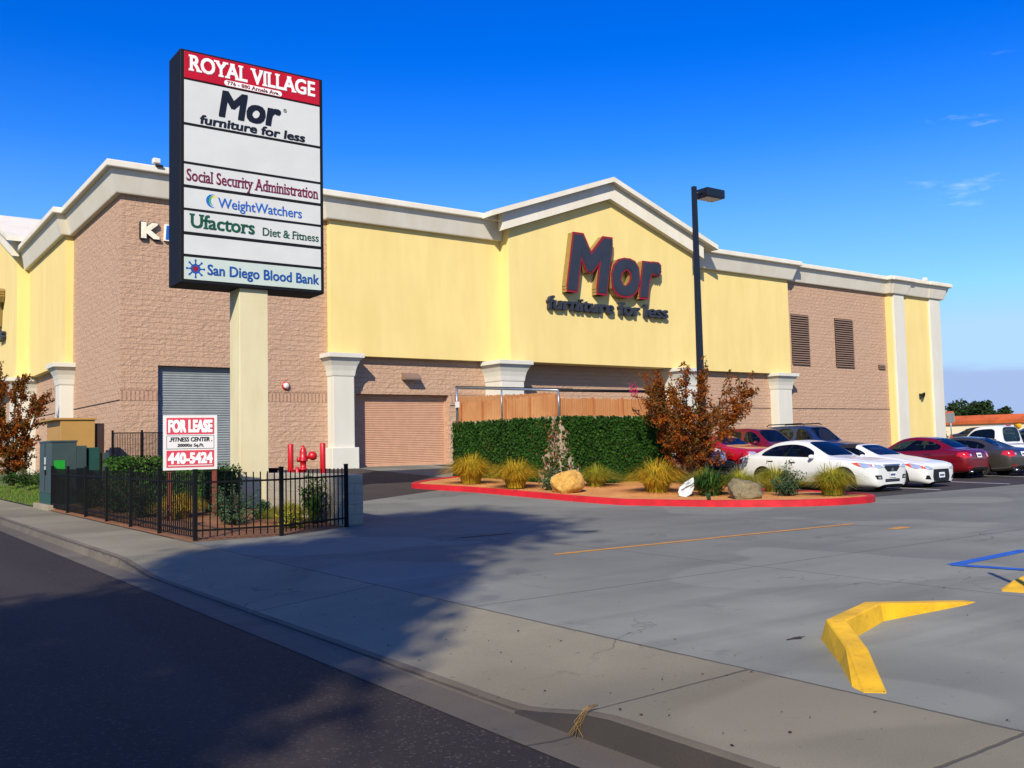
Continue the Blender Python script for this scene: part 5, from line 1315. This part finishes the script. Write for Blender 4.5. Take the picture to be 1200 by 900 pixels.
# crape myrtle: several stems fanning up, plumes of rust leaves
def myrtle(x, y, z, W_, H_, ntw, label, seed, mats, leaves=52, low=.30, pink=False, ls=.085, name='crape_myrtle'):
    rr = random.Random(seed); o = thing(name, label, 'tree', (x, y, z)); tr = MB(); lf = MB(); lf2 = MB(); limbs = []
    for k in range(7):
        a = k*2*math.pi/7+rr.uniform(-.3, .3); sp = rr.uniform(.35, .8)*W_/2; top = H_*rr.uniform(.62, .9)
        p0 = Vector((x+.07*math.cos(a), y+.07*math.sin(a), z-.1)); p3 = Vector((x+sp*math.cos(a), y+sp*math.sin(a), z+top))
        pts = [p0, p0.lerp(p3, .3)+Vector((-.10*math.cos(a)*sp, -.1*math.sin(a)*sp, .18*H_*.3)), p0.lerp(p3, .65)+rdir(rr)*.08, p3]
        tr.tube(pts, [.045, .034, .022, .008], 6); limbs.append(pts)
    tips = []
    for k in range(ntw):
        pts = rr.choice(limbs); t = rr.uniform(low, 1.0); sgm = min(2, int(t*3)); p = pts[sgm].lerp(pts[sgm+1], t*3-sgm)
        out = Vector((p.x-x, p.y-y, 0)); out = out.normalized() if out.length > .02 else rdir(rr)
        d = (out*rr.uniform(.1, 1.1)+rdir(rr)*.7+Vector((0, 0, rr.uniform(.25, 1.2)))).normalized(); L = rr.uniform(.14, .30)*W_/2*1.25
        e = p+d*L; rx = math.hypot(e.x-x, e.y-y)/(W_/2)
        if rx > 1.0: e = p+d*L*.5
        m_ = p.lerp(e, .55)+Vector((0, 0, -.03)); tr.tube([p, m_, e], [.012, .008, .003], 4); tips.append((p, m_, e, d))
    for p, m_, e, d in tips:
        tgt = lf if rr.random() < .64 else lf2
        for q in range(leaves):
            t = rr.uniform(.12, 1.12); c = (p.lerp(m_, t*2) if t < .5 else m_.lerp(e, t*2-1)); rad = .13*(1.15-.75*abs(t-.45))
            leafquad(tgt.b, c+rdir(rr)*rad*rr.random()**.6, rdir(rr)+d*.4, ls*rr.uniform(.6, 1.15), .5, rr)
    tr.build('trunk', M['bark'], o); lf.build('crown', mats[0], o, fixn=False); lf2.build('crown', mats[1], o, fixn=False)
    if pink:
        b = MB(); c = Vector(pink)
        for q in range(110): leafquad(b.b, c+Vector((rr.gauss(0, .06), rr.gauss(0, .06), rr.gauss(0, .10))), rdir(rr), .05, .8, rr)
        b.build('blossom', leafmat('pink_petals', ['#d3205f', '#e2447c', '#b81450'], .4), o, fixn=False)
        b = MB(); b.tube([c+Vector((.5, .2, -.6)), c+Vector((.25, .1, -.28)), c], [.008, .006, .004], 4); b.build('twig', M['bark'], o)
myrtle(20.35, 19.35, sz(0, 19.3), 4.0, 3.5, 330, 'rust red crape myrtle in front of the lamp post with one pink blossom', 21, (M['rust'], M['rustg']), 54, .16, ls=.10, pink=(18.95, 20.1, 3.0))
myrtle(5.85, 41.5, .45, 3.6, 4.9, 230, 'dark rust leaved tree on the lawn at the left edge', 9, (M['rustg'], M['rust']), 60, .12, ls=.12)
myrtle(7.6, 37.6, .5, .9, 2.1, 26, 'slender young tree against the street side block wall', 12, (M['rustg'], M['rust']), 20, .4, ls=.07, name='young_tree')

# clipped hedge and plants behind the fence
def hedge(x0, x1, y0, y1, z0, z1, n, label, seed, mat):
    rr = random.Random(seed); o = thing('hedge', label, 'hedge', ((x0+x1)/2, (y0+y1)/2, z0)); b = MB(); c = MB()
    c.box(x0+.1, x1-.1, y0+.1, y1-.1, z0-.1, z1-.1); c.build('inner_twigs', M['under'] if False else plain('hedge_inner', '#16240c', .95), o)
    A = [((x1-x0)*(z1-z0), 's'), ((y1-y0)*(z1-z0), 'w'), ((x1-x0)*(y1-y0), 't'), ((y1-y0)*(z1-z0), 'e')]; T = sum(a for a, _ in A)
    for a, k in A:
        for _ in range(int(n*a/T)):
            u, v = rr.random(), rr.random(); d = rr.uniform(-.06, .12)
            if k == 's': p, nr = (x0+(x1-x0)*u, y0+d, z0+(z1-z0)*v), (0, -1, .3)
            elif k == 'w': p, nr = (x0+d, y0+(y1-y0)*u, z0+(z1-z0)*v), (-1, 0, .3)
            elif k == 'e': p, nr = (x1-d, y0+(y1-y0)*u, z0+(z1-z0)*v), (1, 0, .3)
            else: p, nr = (x0+(x1-x0)*u, y0+(y1-y0)*v, z1-d+.03*math.sin(u*40)), (0, 0, 1)
            leafquad(b.b, p, Vector(nr)+rdir(rr)*.9, rr.uniform(.05, .09), .7, rr)
    b.build('foliage', mat, o, fixn=False)
hedge(5.75, 8.0, 24.6, 25.9, .1, 1.36, 4200, 'clipped green hedge behind the for lease board', 31, M['hedge'])
hedge(6.9, 7.75, 21.4, 24.4, .1, 1.15, 2600, 'lower clipped hedge running up to the pylon pole', 32, M['hedge'])
BED = 'shrubs inside the iron fence'
for i, (x, y, r, h, mt, lab) in enumerate(((5.6, 26.6, .55, .9, 'shrub', 'dark shrub inside the fence nearest the green cabinets'), (5.75, 24.0, .6, .95, 'shrub', 'dark shrub inside the fence left of the lease board'), (5.7, 22.0, .55, .8, 'shrub', 'low dark shrub below the left edge of the lease board'),
        (6.55, 18.4, .55, .80, 'sage', 'grey green sage bush in front of the pylon pole'), (7.35, 19.0, .30, .4, 'sage', 'small sage plant at the foot of the pylon pole'))):
    shrub(x, y, .1, r, h, M[mt], 1300, .075, lab, 40+i, group=BED)
shrub(7.85, 17.6, .05, .42, .98, M['hedge'], 1100, .085, 'leafy bright green vine against the low garden wall', 51, up=1.4)
shrub(7.2, 17.1, .05, .35, .5, M['gold2'], 500, .08, 'small yellowish shrub inside the front of the iron fence', 52, group=BED)
clump(6.2, 20.9, 'gold', .8, 1.9, 'golden grass tuft behind the street side pickets', group='grass tufts inside the iron fence', z=.1)
clump(7.45, 17.9, 'gg', .7, .9, 'greenish grass tuft near the fence corner post by the driveway', group='grass tufts inside the iron fence', z=.05)
for i, (x, y) in enumerate(((6.3, 37.0), (6.0, 38.9), (7.0, 36.9), (5.9, 41.5))):
    shrub(x, y, .45, .6, .6, M['shrub'], 800, .1, ('low dark shrub right of the left tree', 'low dark shrub at the foot of the left tree', 'low dark shrub against the tan meter cabinet', 'low dark shrub on the lawn beyond the left tree')[i], 60+i, group='shrubs along the street side of the store')
# lawn blades
rr = random.Random(8); b = MB()
for _ in range(9000):
    x = rr.uniform(4.97, 8.3); y = rr.uniform(29.5, 46); z = .02+.55*min(1, max(0, (x-4.95)/2.6))**1.2; a = rr.uniform(0, 6.28); w = Vector((math.cos(a), math.sin(a), 0))*.012; hh = rr.uniform(.04, .09)
    t = Vector((rr.uniform(-.03, .03), rr.uniform(-.03, .03), hh)); p = Vector((x, y, z)); b.face([p-w, p+w, p+t])
tag(b.build('grass', leafmat('lawn_blades', ['#3f6418', '#55801f', '#6f8a2c', '#7a6a2c'], .3), fixn=False), 'short green lawn sloping up beside the left sidewalk', 'grass', None, 'stuff')
# fallen leaves and grit on the pavement
rr = random.Random(14); b = MB()
for _ in range(330):
    x = rr.uniform(3.6, 15); y = rr.uniform(1.5, 13)
    if rr.random() < .45: x = rr.uniform(3.6, 5.4)
    z = (zk(y)*(4.94-x)/1.38 if x < 4.94 else 0)+.008; s = rr.uniform(.008, .028)
    leafquad(b.b, (x, y, z), Vector((0, 0, 1))+rdir(rr)*.25, s, rr.uniform(.4, .9), rr)
tag(b.build('fallen_leaves', leafmat('dry_leaf', ['#2a1c12', '#3d2a1a', '#17110c', '#5c3a20'], .1), fixn=False), 'tiny dry leaves and grit scattered over the sidewalk and driveway', 'leaves', None, 'stuff')
# dry weed hanging over the kerb joint
rr = random.Random(3); b = MB()
for k in range(8):
    y = 4.2+rr.gauss(0, .012); p = [(3.56+rr.uniform(0, .06), y, .006), (3.52, y+rr.gauss(0, .01), .002), (3.462, y+rr.gauss(0, .016), -.05-rr.random()*.03), (3.44-rr.random()*.06, y+rr.gauss(0, .035), -.128)]
    b.tube(p, .0015, 4)
tag(b.build('dry_weed', M['wisp']), 'straw coloured dry weed hanging over the kerb at the sidewalk joint', 'weed')

# ------------------------------------------------------------------ beyond the store
far = thing('far_building', 'low cream building with an orange tiled roof beyond the parking lot', 'building', (80, 42, .7))
cream = stucco('far_cream', '#e2d3b4', .06, .4); tile = plain('orange_tile', '#bf5a26', .8, .2, 1.2, .3)
b = MB(); b.box(80, 96, 12, 62, .3, 2.75); b.build('wall', cream, far)
b = MB(); b.prism([(79.82, 11, 2.46), (79.82, 11, 2.74), (80.8, 11, 3.22), (80.8, 11, 2.62)], (0, 52, 0)); b.build('roof', tile, far)
b = MB(); b.prism([(79.9, 45.5, 3.0), (82, 45.5, 3.7), (82, 45.5, 3.0)], (0, 14, 0)); b.build('roof', tile, far)
b = MB(); b.prism([(78.2, 27, 1.95), (78.2, 27, 2.1), (79.99, 27, 2.4), (79.99, 27, 2.2)], (0, 9.0, 0)); b.build('awning', tile, far)
for y in (46.2, 47.1): b = MB(); b.box(79.86, 79.997, y, y+.14, .6, 2.6); b.build('downpipe', plain('pipe_tan', '#b98d4c', .6) if y < 47 else bpy.data.materials['pipe_tan'], far)
o = thing('shop_sign', 'small yellow emblem with a line of dark lettering on the cream building', 'sign', (80, 38.6, 2.6))
b = MB(); b.lathe([(0, 0), (.30, 0), (.30, .06), (0, .08)], (79.99, 38.9, 2.28), (-1, 0, 0), 18); b.build('emblem', plain('emblem_yellow', '#e0a51a', .5), o)
b = MB()
for k in range(11): b.box(79.93, 79.99, 37.9+k*.19, 38.03+k*.19, 1.70, 1.88)
b.build('lettering', M['louver'], o)
o = thing('street_sign', 'grey sign on a thin post beside the far corner of the store', 'sign', (70.5, 39.4, .7))
b = MB(); b.tube([(70.5, 39.4, .5), (70.5, 39.4, 3.3)], .045, 8); b.build('post', M['zinc'], o)
b = MB(); b.box(70.44, 70.47, 39.05, 39.75, 2.5, 3.25, .01); b.build('plate', plain('sign_back', '#7f868c', .5), o)
shrub(68.5, 39.0, .7, .9, 1.1, M['hedge'], 900, .16, 'green shrub growing beside the far corner of the store', 71)
def bigtree(x, y, z, r, h, label, seed, n=3600, ls=.42, trunk=.28, mat=None, zc=.62, name='tree', group='dark trees beyond the cream building', loose=False, ncl=17):
    rr = random.Random(seed); o = thing(name, label, 'tree', (x, y, z), 0, group); tr = MB(); lf = MB(); cl = []
    for k in range(ncl):
        d = rdir(rr); q = Vector((x+d.x*r*rr.uniform(.25, .8), y+d.y*r*rr.uniform(.25, .8), z+h*zc+d.z*h*(1-zc)*.85)); cl.append((q, r*rr.uniform(.24, .42)))
    tr.tube([(x, y, z-.3), (x+.1, y, z+h*.25), (x, y+.1, z+h*.5)], [trunk, trunk*.75, trunk*.4], 8)
    for q, cr_ in cl: tr.tube([(x, y, z+h*.38), Vector((x, y, z+h*.42)).lerp(q, .55)+Vector((0, 0, -.05*h)), q], [trunk*.35, trunk*.2, .02], 5)
    for k in range(n):
        q, cr_ = rr.choice(cl); d = rdir(rr); leafquad(lf.b, q+d*cr_*(rr.uniform(.55, 1.08) if not loose else abs(rr.gauss(.6, .42))), d+rdir(rr)*.8, ls*rr.uniform(.6, 1.2), .6, rr)
    tr.build('trunk', M['bark'], o); lf.build('crown', mat or M['tree'], o, fixn=False)
bigtree(105, 60.6, .2, 2.8, 3.2, 'small dark tree touching the store corner beyond the cream building', 81)
bigtree(106, 57.9, .2, 3.0, 4.7, 'broad dark tree in the middle of the far row', 82, 4200)
bigtree(106, 55.5, .2, 1.9, 5.1, 'tall dark tree right of the broad middle one', 83)
bigtree(107, 53.9, .2, 1.6, 4.3, 'rightmost dark tree of the far row', 84)
# street tree across the road (its shadow falls over the street and the driveway) and the sign post whose shadow crosses the blue lines
bigtree(-9.3, -2.2, 0, 3.5, 20.0, 'leafy shade tree on the far sidewalk throwing its shadow over the street', 85, 34000, .36, .26, M['shrub'], .62, 'shade_tree', None, True, 36)
o = thing('steel_post', 'thin steel post throwing a narrow shadow over the blue painted lines', 'post', (8.8, 3.6, 0))
b = MB(); b.tube([(8.25, 3.45, -.1), (8.25, 3.45, 1.9)], .03, 8); b.build('post', M['zinc'], o)
